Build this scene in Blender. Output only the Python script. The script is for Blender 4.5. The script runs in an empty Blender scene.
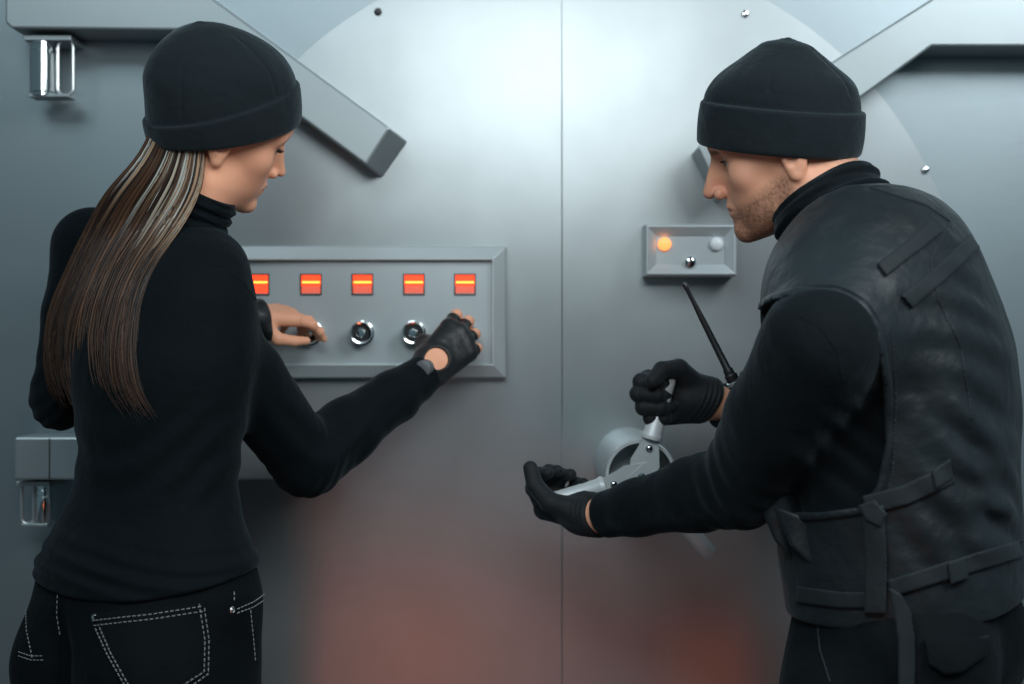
import bpy, math, random
import numpy as np
from mathutils import Vector, Matrix
from concurrent.futures import ThreadPoolExecutor
POOL = ThreadPoolExecutor(4)
random.seed(7)
RNG = np.random.default_rng(11)
COL = bpy.context.scene.collection
Q = 1.0                       # voxel size multiplier
CAM_H = 1.25; FPX = 1600.0
F32 = np.float32

def at(px, py, Y):
    """world point that stands at distance Y from the camera and appears at a photo position"""
    return np.array([(px-512.0)/FPX*Y, Y, CAM_H-(py-342.0)/FPX*Y])
def V(*a): return np.array(a, dtype=float)
def nrm(v): v = np.asarray(v, float); return v/np.linalg.norm(v)

# ---------------------------------------------------------------- distance functions
def smin(a, b, k):
    if k <= 0: return np.minimum(a, b)
    h = np.maximum(k-np.abs(a-b), 0)/k
    return np.minimum(a, b)-h*h*k*0.25
def smax(a, b, k): return -smin(-a, -b, k)
def sph(P, c, r):
    return np.sqrt(((P-np.asarray(c, F32))**2).sum(1))-r
def cone(P, a, b, ra, rb):
    """tapered capsule"""
    a = np.asarray(a, F32); b = np.asarray(b, F32); ab = b-a
    t = np.clip(((P-a)@ab)/max(float(ab@ab), 1e-12), 0, 1)
    d = P-a-t[:, None]*ab
    return np.sqrt((d*d).sum(1))-(ra+(rb-ra)*t)
def chain(P, pts, rs, k=0.0):
    d = None
    for i in range(len(pts)-1):
        e = cone(P, pts[i], pts[i+1], rs[i], rs[i+1])
        d = e if d is None else smin(d, e, k)
    return d
def ell(P, c, r, R=None):
    q = P-np.asarray(c, F32)
    if R is not None: q = q@np.asarray(R, F32)
    r = np.asarray(r, F32)
    k0 = np.sqrt(((q/r)**2).sum(1)); k1 = np.sqrt(((q/(r*r))**2).sum(1))+1e-9
    return k0*(k0-1)/k1
def rbox(P, c, h, rad, R=None):
    q = P-np.asarray(c, F32)
    if R is not None: q = q@np.asarray(R, F32)
    q = np.abs(q)-(np.asarray(h, F32)-rad)
    return np.sqrt((np.maximum(q, 0)**2).sum(1))+np.minimum(q.max(1), 0)-rad
def plane(P, c, n): return (P-np.asarray(c, F32))@np.asarray(nrm(n), F32)
def basis(fwd, up):
    """columns: forward, left, up"""
    f = nrm(fwd); l = nrm(np.cross(up, f)); u = np.cross(f, l)
    return np.stack([f, l, u], 1)
def rotv(v, ax, deg):
    return np.array(Matrix.Rotation(math.radians(deg), 3, Vector(ax))@Vector(v))

class Loft:
    """elliptical sections along the local z of a frame: rows (w, cu, cv, a, b); u = lateral, v = forward"""
    def __init__(s, O, R, rows, n=2.0, cap=0.01):
        s.O = np.asarray(O, F32); s.R = np.asarray(R, F32); s.n = n; s.cap = cap
        rows = np.array(rows, float); w = rows[:, 0]
        s.w = np.linspace(w[0], w[-1], 240)
        s.t = []
        for j in range(1, 5):
            # Catmull-Rom like smooth interpolation
            m = np.gradient(rows[:, j], w)
            i = np.clip(np.searchsorted(w, s.w, side='right')-1, 0, len(w)-2)
            h = w[i+1]-w[i]; t = (s.w-w[i])/h
            s.t.append((2*t**3-3*t**2+1)*rows[i, j]+(t**3-2*t**2+t)*h*m[i]+(-2*t**3+3*t**2)*rows[i+1, j]+(t**3-t**2)*h*m[i+1])
    def __call__(s, P, off=0.0):
        q = (P-s.O)@s.R
        w = q[:, 2]
        cu, cv, a, b = [np.interp(w, s.w, t).astype(F32) for t in s.t]
        a = np.maximum(a+off, 0.002); b = np.maximum(b+off, 0.002)
        u = np.abs(q[:, 0]-cu); v = np.abs(q[:, 1]-cv)
        if s.n == 2.0:
            k0 = np.sqrt((u/a)**2+(v/b)**2)
        else:
            k0 = ((u/a)**s.n+(v/b)**s.n+1e-9)**(1/s.n)
        k1 = np.sqrt((u/a**2)**2+(v/b**2)**2)+1e-6
        d = np.where(k0 > .3, k0*(k0-1)/k1, -np.minimum(a, b)*(1-k0))
        return smax(d, smax(w-s.w[-1]-off, s.w[0]-w-off, s.cap), s.cap)

class Group:
    """evaluate f only inside a box, elsewhere the distance to the box plus a margin"""
    def __init__(s, f, lo, hi, m=0.05):
        s.f = f; s.lo = np.asarray(lo, F32)-m; s.hi = np.asarray(hi, F32)+m; s.m = m
    def __call__(s, P):
        c = (s.lo+s.hi)/2; h = (s.hi-s.lo)/2
        q = np.abs(P-c)-h
        o = np.sqrt((np.maximum(q, 0)**2).sum(1))
        out = (o+s.m).astype(F32)
        i = np.nonzero(o <= 0)[0]
        if len(i): out[i] = s.f(P[i])
        return out

def waves(P, seed, scale, stretch=(1, 1, 1), n=7):
    """smooth irregular folds, about -1..1"""
    r = np.random.default_rng(seed); o = 0
    S = np.asarray(stretch, F32)
    Pw = P*S
    Pw = Pw+0.35/scale*np.sin(P*scale*0.6+r.uniform(0, 6, 3).astype(F32))
    for i in range(n):
        k = r.normal(size=3); k = k/np.linalg.norm(k)*scale*r.uniform(.6, 1.6)
        o = o+np.sin(Pw@k.astype(F32)+r.uniform(0, 6.28))
    return o/n*1.6

def grad(f, V_, e=4e-4):
    k = np.array([[1, -1, -1], [-1, -1, 1], [-1, 1, -1], [1, 1, 1]], F32)
    g = 0
    for r in k: g = g+r[None, :]*f((V_+r*e).astype(F32))[:, None]
    return g/(np.linalg.norm(g, axis=1)[:, None]+1e-12)

def surf(f, lo, hi, h, steps=2, slack=1.6):
    """triangulate (quads) the zero level of f inside a box"""
    h = h*Q; B = 8; lo = np.asarray(lo, float); hi = np.asarray(hi, float)
    n = np.ceil((hi-lo)/(h*B)).astype(int)
    g = np.stack(np.meshgrid(*[np.arange(m) for m in n], indexing='ij'), -1).reshape(-1, 3)
    cen = (lo+(g+.5)*h*B).astype(F32)
    act = list(POOL.map(lambda s: np.abs(f(cen[s:s+20000])) < slack*h*B*0.87, range(0, len(cen), 20000)))
    g = g[np.concatenate(act)]
    loc = np.stack(np.meshgrid(*[np.arange(9)]*3, indexing='ij'), -1).reshape(-1, 3)
    cor = np.array([[0,0,0],[1,0,0],[0,1,0],[1,1,0],[0,0,1],[1,0,1],[0,1,1],[1,1,1]])
    keys = []; vals = []
    def job(s):
        gb = g[s:s+60]
        idx = gb[:, None, :]*B+loc[None]
        D = f((lo+idx.reshape(-1, 3)*h).astype(F32)).reshape(len(gb), 9, 9, 9)
        C = np.stack([D[:, a:a+8, b:b+8, c:c+8] for a, b, c in cor], -1)
        neg = C < 0; m = neg.any(-1) & ~neg.all(-1)
        bi, i, j, k = np.nonzero(m)
        return np.stack([gb[bi, 0]*B+i, gb[bi, 1]*B+j, gb[bi, 2]*B+k], 1), C[bi, i, j, k]
    for ky, vl in POOL.map(job, range(0, len(g), 60)): keys.append(ky); vals.append(vl)
    K = np.concatenate(keys); C = np.concatenate(vals)
    N = n*B+2
    code = (K[:, 0]*N[1]+K[:, 1])*N[2]+K[:, 2]
    o = np.argsort(code); code = code[o]; K = K[o]; C = C[o]
    edges = [(0,1),(2,3),(4,5),(6,7),(0,2),(1,3),(4,6),(5,7),(0,4),(1,5),(2,6),(3,7)]
    acc = np.zeros((len(K), 3)); cnt = np.zeros(len(K))
    for a, b in edges:
        va, vb = C[:, a], C[:, b]; x = (va < 0) != (vb < 0)
        t = np.where(x, va/(va-vb+1e-20), 0)
        p = cor[a][None]+t[:, None]*(cor[b]-cor[a])[None]
        acc += p*x[:, None]; cnt += x
    Vt = (lo+(K+acc/cnt[:, None])*h)
    quads = []
    st = np.array([N[1]*N[2], N[2], 1])
    for ax, c1 in ((0, 1), (1, 2), (2, 4)):
        x = (C[:, 0] < 0) != (C[:, c1] < 0)
        u, v = [(1, 2), (2, 0), (0, 1)][ax]
        base = code[x]
        q = np.stack([base, base-st[u], base-st[u]-st[v], base-st[v]], 1)
        p = np.searchsorted(code, q); p = np.clip(p, 0, len(code)-1)
        ok = (code[p] == q).all(1) & (K[x][:, u] > 0) & (K[x][:, v] > 0)
        p = p[ok]; fl = (C[:, 0] < 0)[x][ok]
        p[~fl] = p[~fl][:, ::-1]
        quads.append(p)
    Qd = np.concatenate(quads)
    V0 = Vt.copy()
    for _ in range(steps):
        def step(s):
            W = Vt[s:s+20000]; d = f(W.astype(F32)); return W-grad(f, W)*np.clip(d, -h*.6, h*.6)[:, None]
        Vt = np.concatenate(list(POOL.map(step, range(0, len(Vt), 20000))))
    dv = Vt-V0; l = np.linalg.norm(dv, axis=1)[:, None]+1e-12
    Vt = V0+dv*np.minimum(1, h*1.2/l)
    return Vt, Qd

# ---------------------------------------------------------------- object helpers
def prop(o, label=None, cat=None, group=None, kind=None):
    if label: o['label'] = label
    if cat: o['category'] = cat
    if group: o['group'] = group
    if kind: o['kind'] = kind
    return o
def empty(name, loc=(0, 0, 0)):
    o = bpy.data.objects.new(name, None); o.location = loc; o.empty_display_size = .05
    COL.objects.link(o); return o
def mesh_obj(name, verts, faces, mat, parent=None, smooth=True, cols=None):
    verts = np.asarray(verts, float)
    org = np.array(ORIGIN.get(parent.name, (0, 0, 0))) if parent is not None else np.zeros(3)
    me = bpy.data.meshes.new(name)
    if isinstance(faces, np.ndarray):
        me.vertices.add(len(verts)); me.vertices.foreach_set('co', (verts-org).astype(F32).ravel())
        me.loops.add(faces.size); me.loops.foreach_set('vertex_index', faces.astype(np.int32).ravel())
        me.polygons.add(len(faces)); w = faces.shape[1]
        me.polygons.foreach_set('loop_start', np.arange(0, faces.size, w, dtype=np.int32))
        me.update(calc_edges=True); me.validate()
    else:
        me.from_pydata((verts-org).tolist(), [], faces); me.update()
    me.polygons.foreach_set('use_smooth', np.full(len(me.polygons), bool(smooth)))
    if cols is not None:
        c = me.color_attributes.new('tint', 'FLOAT_COLOR', 'POINT')
        cc = np.ones((len(verts), 4), F32); cc[:, :3] = cols
        c.data.foreach_set('color', cc.ravel())
    me.materials.append(mat)
    o = bpy.data.objects.new(name, me); COL.objects.link(o)
    if parent is not None: o.parent = parent
    return o
ORIGIN = {}
def root(name, loc):
    o = empty(name, tuple(float(x) for x in loc)); ORIGIN[o.name] = tuple(float(x) for x in loc); return o
def child_of_mesh(parent, top): ORIGIN[parent.name] = ORIGIN[top.name]; return parent
def sdf_obj(name, f, lo, hi, h, mat, parent=None, colf=None, **kw):
    v, q = surf(f, lo, hi, h, **kw)
    return mesh_obj(name, v, q, mat, parent, True, colf(v) if colf else None)

def bbox(pts, pad):
    p = np.array(pts); return p.min(0)-pad, p.max(0)+pad

class MB:
    """collects simple solids into one mesh"""
    def __init__(s): s.v = []; s.f = []
    def add(s, v, f):
        b = len(s.v); s.v += [tuple(map(float, x)) for x in v]; s.f += [tuple(i+b for i in q) for q in f]; return s
    def hexa(s, p):      # 8 corners: bottom ring 0-3, top ring 4-7
        return s.add(p, [(3,2,1,0),(4,5,6,7),(0,1,5,4),(1,2,6,5),(2,3,7,6),(3,0,4,7)])
    def box(s, x0, x1, y0, y1, z0, z1):
        return s.hexa([(x0,y0,z0),(x1,y0,z0),(x1,y1,z0),(x0,y1,z0),(x0,y0,z1),(x1,y0,z1),(x1,y1,z1),(x0,y1,z1)])
    def lathe(s, O, ax, prof, n=32, cap=True):
        """prof: (distance along the axis, radius)"""
        ax = nrm(ax); t = V(0, 0, 1) if abs(ax[2]) < .9 else V(1, 0, 0)
        u = nrm(np.cross(t, ax)); w = np.cross(ax, u); vs = []
        for h, r in prof:
            for k in range(n):
                a = 2*math.pi*k/n; vs.append(np.asarray(O)+ax*h+(u*math.cos(a)+w*math.sin(a))*r)
        fs = []
        for i in range(len(prof)-1):
            for k in range(n):
                fs.append((i*n+k, i*n+(k+1) % n, (i+1)*n+(k+1) % n, (i+1)*n+k))
        if cap:
            fs.append(tuple(range(n))[::-1]); fs.append(tuple((len(prof)-1)*n+k for k in range(n)))
        return s.add(vs, fs)
    def tube(s, pts, rad, n=6):
        pts = [np.asarray(p, float) for p in pts]
        rad = [rad]*len(pts) if np.isscalar(rad) else rad
        vs = []; up = None
        for i, p in enumerate(pts):
            d = nrm(pts[min(i+1, len(pts)-1)]-pts[max(i-1, 0)])
            if up is None: up = V(0, 0, 1) if abs(d[2]) < .9 else V(1, 0, 0)
            u = nrm(np.cross(up, d)); w = np.cross(d, u); up = np.cross(d, u)*1.0; up = w
            for k in range(n):
                a = 2*math.pi*k/n; vs.append(p+(u*math.cos(a)+w*math.sin(a))*rad[i])
            up = w if abs(w@d) < .9 else up
            up = np.cross(d, u)
        fs = []
        for i in range(len(pts)-1):
            for k in range(n): fs.append((i*n+k, i*n+(k+1) % n, (i+1)*n+(k+1) % n, (i+1)*n+k))
        fs.append(tuple(range(n))[::-1]); fs.append(tuple((len(pts)-1)*n+k for k in range(n)))
        return s.add(vs, fs)
    def build(s, name, mat, parent=None, smooth=False, bevel=0, auto=True):
        o = mesh_obj(name, s.v, s.f, mat, parent, smooth)
        if smooth and auto:
            import bmesh
            bm = bmesh.new(); bm.from_mesh(o.data)
            for e in bm.edges:
                if len(e.link_faces) == 2 and e.calc_face_angle(0) > math.radians(38): e.smooth = False
            bmesh.ops.recalc_face_normals(bm, faces=bm.faces); bm.to_mesh(o.data); bm.free()
        else:
            import bmesh
            bm = bmesh.new(); bm.from_mesh(o.data); bmesh.ops.recalc_face_normals(bm, faces=bm.faces); bm.to_mesh(o.data); bm.free()
        if bevel:
            m = o.modifiers.new('bevel', 'BEVEL'); m.width = bevel; m.segments = 2; m.limit_method = 'ANGLE'; m.angle_limit = math.radians(40)
        return o

def trace(f, px, py, y0=1.4, y1=2.7):
    """first point of a surface met by the line of sight through a photo position"""
    d = at(px, py, 1.0)-np.array([0, 0, CAM_H]); L = np.linalg.norm(d); d = d/L
    ts = np.linspace(y0*L, y1*L, 900)
    P = (np.array([0, 0, CAM_H])+ts[:, None]*d).astype(F32)
    D = f(P); i = np.nonzero(D < 0)[0]
    if len(i) == 0: return None
    return P[i[0]].astype(float)

# ---------------------------------------------------------------- materials
def mat(name, col=(.5, .5, .5), rough=.5, metal=0.0, spec=.5, bump=None, var=None, sheen=0, sss=0, attr=False, emit=None, coat=0, trans=0, bump_stretch=None):
    m = bpy.data.materials.new(name); m.use_nodes = True; nt = m.node_tree; b = nt.nodes['Principled BSDF']; L = nt.links
    b.inputs['Base Color'].default_value = (*col, 1); b.inputs['Roughness'].default_value = rough
    b.inputs['Metallic'].default_value = metal; b.inputs['Specular IOR Level'].default_value = spec
    if sheen:
        b.inputs['Sheen Weight'].default_value = sheen; b.inputs['Sheen Roughness'].default_value = .45
        b.inputs['Sheen Tint'].default_value = (.62, .8, .88, 1)
    if sss:
        b.inputs['Subsurface Weight'].default_value = sss; b.inputs['Subsurface Radius'].default_value = (1, .35, .18); b.inputs['Subsurface Scale'].default_value = .006
    if coat: b.inputs['Coat Weight'].default_value = coat
    if trans: b.inputs['Transmission Weight'].default_value = trans
    if emit:
        b.inputs['Emission Color'].default_value = (*emit[0], 1); b.inputs['Emission Strength'].default_value = emit[1]
    tc = nt.nodes.new('ShaderNodeTexCoord')
    src = None
    if attr:
        a = nt.nodes.new('ShaderNodeVertexColor'); a.layer_name = 'tint'; src = a.outputs['Color']; L.new(src, b.inputs['Base Color'])
    if var:      # (scale, amount, detail) tonal variation of the material itself
        n = nt.nodes.new('ShaderNodeTexNoise'); n.inputs['Scale'].default_value = var[0]; n.inputs['Detail'].default_value = var[2] if len(var) > 2 else 4
        L.new(tc.outputs['Object'], n.inputs['Vector'])
        mr = nt.nodes.new('ShaderNodeMapRange'); mr.inputs[1].default_value = .3; mr.inputs[2].default_value = .7
        mr.inputs[3].default_value = 1-var[1]; mr.inputs[4].default_value = 1+var[1]; L.new(n.outputs[0], mr.inputs[0])
        mx = nt.nodes.new('ShaderNodeVectorMath'); mx.operation = 'SCALE'; L.new(mr.outputs[0], mx.inputs['Scale'])
        if src is not None: L.new(src, mx.inputs[0])
        else: mx.inputs[0].default_value = col
        L.new(mx.outputs[0], b.inputs['Base Color'])
    if bump:     # list of (scale, strength)
        prev = None
        for sc_, st_ in bump:
            n = nt.nodes.new('ShaderNodeTexNoise'); n.inputs['Scale'].default_value = sc_; n.inputs['Detail'].default_value = 3
            mp = nt.nodes.new('ShaderNodeMapping'); L.new(tc.outputs['Object'], mp.inputs[0])
            if bump_stretch: mp.inputs['Scale'].default_value = bump_stretch
            L.new(mp.outputs[0], n.inputs['Vector'])
            bp = nt.nodes.new('ShaderNodeBump'); bp.inputs['Strength'].default_value = 1; bp.inputs['Distance'].default_value = st_
            L.new(n.outputs[0], bp.inputs['Height'])
            if prev: L.new(prev, bp.inputs['Normal'])
            prev = bp.outputs[0]
        L.new(prev, b.inputs['Normal'])
    return m
def lin(r, g, b):
    f = lambda c: ((c/255+.055)/1.055)**2.4 if c > 10 else c/255/12.92
    return (f(r), f(g), f(b))
M = {}
M['door'] = mat('satin steel', (.40, .445, .455), .33, .72, bump=[(6, .0006), (60, .00006)], bump_stretch=(1, 1, .25), var=(9, .05))
M['wallm'] = mat('grey painted steel', (.285, .34, .36), .38, .72, bump=[(4, .0006), (60, .0001)], var=(3, .06))
M['bar'] = mat('pale grey enamelled steel', (.34, .39, .40), .38, .55, bump=[(30, .0001)], var=(5, .05))
M['panel'] = mat('light grey steel', (.56, .62, .63), .40, .4, bump=[(40, .00005)], var=(6, .04))
M['panelface'] = mat('brushed control plate', (.44, .50, .515), .42, .5, bump=[(50, .0001)], bump_stretch=(.1, 1, 1), var=(6, .05))
M['chrome'] = mat('polished chrome', (.78, .8, .8), .12, 1)
M['satin'] = mat('satin aluminium', (.62, .66, .67), .3, .8)
M['alu'] = mat('painted aluminium', (.55, .60, .61), .40, .4)
M['blackm'] = mat('black plastic', (.012, .014, .016), .4)
M['darkm'] = mat('dark recess', (.03, .035, .038), .5, .4)
M['red'] = mat('red display drum', (.5, .03, .01), .5, emit=((1, .06, .012), 1.5))
M['redpale'] = mat('pale red display drum', (.5, .08, .05), .5, emit=((.85, .11, .05), .75))
M['amber'] = mat('amber display line', (.8, .3, .05), .5, emit=((1, .42, .05), 2.6))
M['orangelamp'] = mat('orange indicator', (.8, .3, .1), .4, emit=((1, .27, .07), 1.7))
M['whitelamp'] = mat('unlit indicator lens', (.75, .8, .82), .25)
M['greymat'] = mat('matt grey disc', (.11, .125, .13), .5)
M['grip'] = mat('silver lacquered grip', (.62, .66, .67), .38, .12)
M['floor'] = mat('grey sealed concrete', (.09, .1, .105), .5, var=(3, .2), bump=[(20, .001)])

YW = 2.6
b = MB(); b.box(-3.2, 3.2, YW, YW+.2, 0, 3.0); prop(b.build('wall_back', M['wallm']), kind='structure')
b = MB(); b.box(-3.2, 3.2, -2.6, YW, -.1, 0); prop(b.build('floor', M['floor']), kind='structure')

# vault door: arched head, straight sides, two leaves
DC = at(572, 348, 2.59); DR = .645; SEAM = at(562, 0, 2.588)[0]
vd = root('door_1', (DC[0], 2.59, .0)); prop(vd, kind='structure')
for sgn in (-1, 1):
    ang0 = math.acos((SEAM-DC[0])/DR); pts = []
    rng = np.linspace(0, ang0, 70) if sgn > 0 else np.linspace(ang0, math.pi, 70)
    for a in rng: pts.append((DC[0]+DR*math.cos(a), DC[2]+DR*math.sin(a)))
    g = .00015*sgn
    pts = [(max(x, SEAM+g) if sgn > 0 else min(x, SEAM+g), z) for x, z in pts]
    if sgn > 0: pts = [(DC[0]+DR, .02)]+pts+[(SEAM+g, .02)]
    else: pts = [(SEAM+g, .02)]+pts+[(DC[0]-DR, .02)]
    n = len(pts); vs = [(x, 2.588, z) for x, z in pts]+[(x, 2.5995, z) for x, z in pts]
    fs = [tuple(range(n)), tuple(range(2*n-1, n-1, -1))]+[(i, (i+1) % n, n+(i+1) % n, n+i) for i in range(n)]
    bb = MB(); bb.add(vs, fs); o = bb.build('door_leaf', M['door'], vd, bevel=.0004)
# narrow raised welds along the seam
b = MB(); b.tube([(SEAM, 2.589, 0.03), (SEAM, 2.589, DC[2]+DR-.01)], .0016, 8)
b.build('seam_strip', M['door'], vd, smooth=True)
for px, py, m in ((378, 12, 'blackm'), (745, 14, 'chrome'), (925, 170, 'chrome')):
    p = at(px, py, 2.588); b = MB()
    b.lathe(p, (0, -1, 0), [(-.003, .0062), (.003, .0062), (.0055, .0045), (.0062, .0015)], 20)
    b.build('rivet', M[m], vd, smooth=True)

def prism(front, yf, yb, back=None):
    F = [at(x, y, yf) for x, y in front]
    Bk = [V(p[0], yb, p[2]) for p in F]
    if back:
        for i, (x, y) in back.items(): Bk[i] = at(x, y, yb)
    n = len(F)
    return F+Bk, [tuple(range(n)), tuple(range(2*n-1, n-1, -1))]+[(i, (i+1) % n, n+(i+1) % n, n+i) for i in range(n)]

def bar(front, yf, yb, label, back=None, bev=.0035):
    c = at(*front[0], yf)
    o = root('locking_bar', (c[0], 2.6, c[2])); prop(o, label, 'locking bar')
    bb = MB(); bb.add(*prism(front, yf, yb, back)); bb.build('bar_casing', M['bar'], o, bevel=bev)
    return o
lb = bar([(5, -120), (5, 22), (11, 28), (182, 30), (366, 165), (390, 128), (215, 0), (60, -120)], 2.5, 2.6,
    'pale grey elbow-shaped locking bar running down behind the woman in the beanie', {4: (384, 180), 5: (410, 143)})
rb = bar([(697, 147), (722, 198), (932, 46), (1130, 46), (1130, -120), (1100, -120), (930, 0)], 2.5, 2.6,
    'pale grey elbow-shaped locking bar ending behind the face of the bearded man')
ll = bar([(14, 437), (14, 480), (330, 480), (330, 437)], 2.5, 2.6, 'pale grey straight locking bar at waist height behind the woman')
b = MB(); p = at(49.5, 437, 2.5); q = at(49.5, 480, 2.5); b.tube([p+V(0, 0, -.002), q+V(0, 0, .002)], .0011, 6); b.build('casing_joint', M['darkm'], ll)
# roller latches below the bar ends
def latch(px0, px1, py0, py1, ux0, ux1, label, Y=2.53):
    c = at((px0+px1)/2, py0, Y); e = at((px0+px1)/2, py1, Y); r = (px1-px0)/2/FPX*Y
    t = root('roller_latch', (c[0], 2.6, c[2])); prop(t, label, 'latch')
    H = c[2]-e[2]
    bb = MB(); bb.lathe(c, (0, 0, -1), [(0, r*.95), (.008, r*.95), (.0085, r*.8), (.011, r*.8), (.0115, r*.95), (.018, r*.95), (.0185, r*.82), (.021, r*.82), (.0215, r), (H-.006, r), (H-.004, r*.9), (H, r*.9)], 32)
    bb.build('roller', M['chrome'], t, smooth=True)
    bb = MB(); u0 = at(ux0, py0, Y); u1 = at(ux1, py1, Y)
    w = u1[0]-u0[0]; hh = u0[2]-u1[2]; pts = []
    for a in np.linspace(0, 180, 13): pts.append((u0[0]+w/2-w/2*math.cos(math.radians(a)), Y, u0[2]-w/2*1-(-math.sin(math.radians(a))*w/2)-.0))
    lo_ = [(p[0], p[1], 2*(u0[2]-hh/2)-p[2]) for p in pts][::-1]
    bb.tube(pts+lo_+[pts[0]], .0028, 8); bb.build('bracket', M['satin'], t, smooth=True)
    x0 = min(c[0]-r, u0[0])-.004; x1 = max(c[0]+r, u1[0])+.002
    bb = MB(); bb.box(x0, x1, Y-.02, 2.6, c[2]-.004, c[2]+.004); bb.build('mounting_plate', M['bar'], t, bevel=.001)
    bb = MB(); bb.box(x0+.005, x1-.006, Y-.012, Y+.03, e[2]-.003, e[2]+.002)
    bb.build('lower_plate', M['bar'], t, bevel=.001)
latch(30, 54, 40, 96, 58, 73, 'chrome roller latch hanging under the elbow-shaped bar behind the woman', 2.54)
latch(36, 52, 483, 524, 22, 34, 'steel roller latch hanging under the straight waist-height bar', 2.54)

def frame_rings(x0, x1, z0, z1, prof):
    vs = []; fs = []
    for o_, y in prof: vs += [(x0+o_, y, z0+o_), (x1-o_, y, z0+o_), (x1-o_, y, z1-o_), (x0+o_, y, z1-o_)]
    for i in range(len(prof)-1):
        for k in range(4): fs.append((i*4+k, i*4+(k+1) % 4, i*4+4+(k+1) % 4, i*4+4+k))
    return vs, fs
def knob(px, py, Y, r, label=None, parent=None, name='dial_knob', tilt=(0, -1, 0), grp=None):
    p = at(px, py, Y)
    if parent is None: t = root(name, p); prop(t, label, 'knob', grp)
    else: t = parent
    bb = MB(); bb.lathe(p, tilt, [(0, r*1.05), (.004, r*1.05), (.005, r*.86), (.019, r*.84), (.022, r*.96), (.029, r*.97), (.0315, r*.9), (.031, r*.78), (.026, r*.70)], 40)
    bb.build('knob_rim' if parent is None else name, M['chrome'], t, smooth=True)
    if parent is None:
        bb = MB(); bb.lathe(p, tilt, [(.0255, r*.74), (.0262, r*.70), (.0262, r*.4)], 40); bb.build('knob_dish', M['blackm'], t, smooth=True)
        bb = MB(); bb.lathe(p, tilt, [(.024, r*.42), (.030, r*.42), (.032, r*.34), (.0325, r*.1)], 32); bb.build('knob_button', M['chrome'], t, smooth=True)
    return t
# control panel with five displays
YF = 2.555
A = at(214, 247, YF); Bp = at(505, 377, YF)
cp = root('control_panel', ((A[0]+Bp[0])/2, 2.6, Bp[2])); prop(cp, 'wide grey metal control panel with five red number windows on the wall', 'control panel')
b = MB(); v, f = frame_rings(A[0], Bp[0], Bp[2], A[2], [(-.002, 2.6), (-.002, YF+.014), (0, YF+.0105), (.0185, YF), (.0205, YF), (.0215, YF+.014)])
b.add(v, f); b.build('panel_frame', M['panel'], cp, bevel=.0008)
b = MB(); b.box(A[0]+.018, Bp[0]-.018, YF+.0125, 2.6, Bp[2]+.018, A[2]-.018); b.build('panel_plate', M['panelface'], cp)
for i, px in enumerate((258.5, 311, 362.5, 414, 465)):
    c = at(px, 284.5, YF+.012); s = .0172
    d = MB(); v, f = frame_rings(c[0]-s, c[0]+s, c[2]-s, c[2]+s, [(0, YF+.013), (0, YF+.0105), (.0018, YF+.0105), (.002, YF+.013)]); d.add(v, f)
    dw = d.build('number_window', M['darkm'], cp); child_of_mesh(dw, cp)
    s2 = s-.0018; yb = YF+.0118
    # ribbed drum, bulging towards the viewer
    def drum(z0, z1, nm, m):
        bb = MB(); n = 9; w = 2*s2/n
        for k in range(n): bb.box(c[0]-s2+k*w+.0002, c[0]-s2+(k+1)*w-.0004, yb-.0008*(k % 2), 2.575, z0, z1)
        bb.build(nm, M[m], dw)
    drum(c[2]-s2+.0015, c[2]-s2*.15, 'drum_lower', 'red' if i == 0 else 'redpale'); 
    bb = MB(); bb.box(c[0]-s2, c[0]+s2, yb, 2.575, c[2]-s2*.15, c[2]+s2); bb.build('drum_upper', M['red'], dw)
    bb = MB(); bb.box(c[0]-s2+.001, c[0]+s2-.001, yb-.0006, yb+.002, c[2]+s2*.14, c[2]+s2*.33); bb.build('glowing_line', M['amber'], dw)
names = ['chrome dial knob hidden behind the sleeve below the first red window', 'chrome dial knob gripped by the woman between bare fingers and thumb',
    'chrome dial knob nobody touches, in the middle of the control panel', 'chrome dial knob just beside the black fingerless glove', 'chrome dial knob covered by the gloved fist']
for i, px in enumerate((311, 362.5, 414, 465)):
    knob(px, 333, YF+.0135, .0185, names[i+1], tilt=(0, -1, 0), grp='dial knobs on the control panel')

# small indicator box
YB = 2.53
A2 = at(645, 224, YB); B2 = at(737, 276, YB)
ib = root('indicator_box', ((A2[0]+B2[0])/2, 2.6, B2[2])); prop(ib, 'small grey metal box with one orange and one pale round lamp', 'indicator box')
b = MB(); v, f = frame_rings(A2[0], B2[0], B2[2], A2[2], [(0, 2.6), (0, YB+.006), (.002, YB), (.004, YB-.001), (.0175, YB+.008), (.019, YB+.012)]); b.add(v, f); b.build('box_frame', M['panel'], ib, bevel=.0006)
b = MB(); b.box(A2[0]+.017, B2[0]-.017, YB+.010, 2.6, B2[2]+.017, A2[2]-.017); b.build('box_plate', M['panelface'], ib)
for px, m, l in ((664.5, 'orangelamp', 'lit orange round lamp'), (716.5, 'whitelamp', 'pale unlit round lamp')):
    p = at(px, 244, YB+.008); b = MB(); b.lathe(p, (0, -1, 0), [(-.004, .0105), (.003, .0105), (.0055, .008), (.0068, .003)], 28); prop(b.build('indicator_lamp', M[m], ib, smooth=True), l)
p = at(690, 262, YB+.006); b = MB(); b.lathe(p, (0, -1, 0), [(-.004, .0085), (.006, .0085), (.008, .006), (.0085, .002)], 28); b.build('push_button', M['chrome'], ib, smooth=True)

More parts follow.
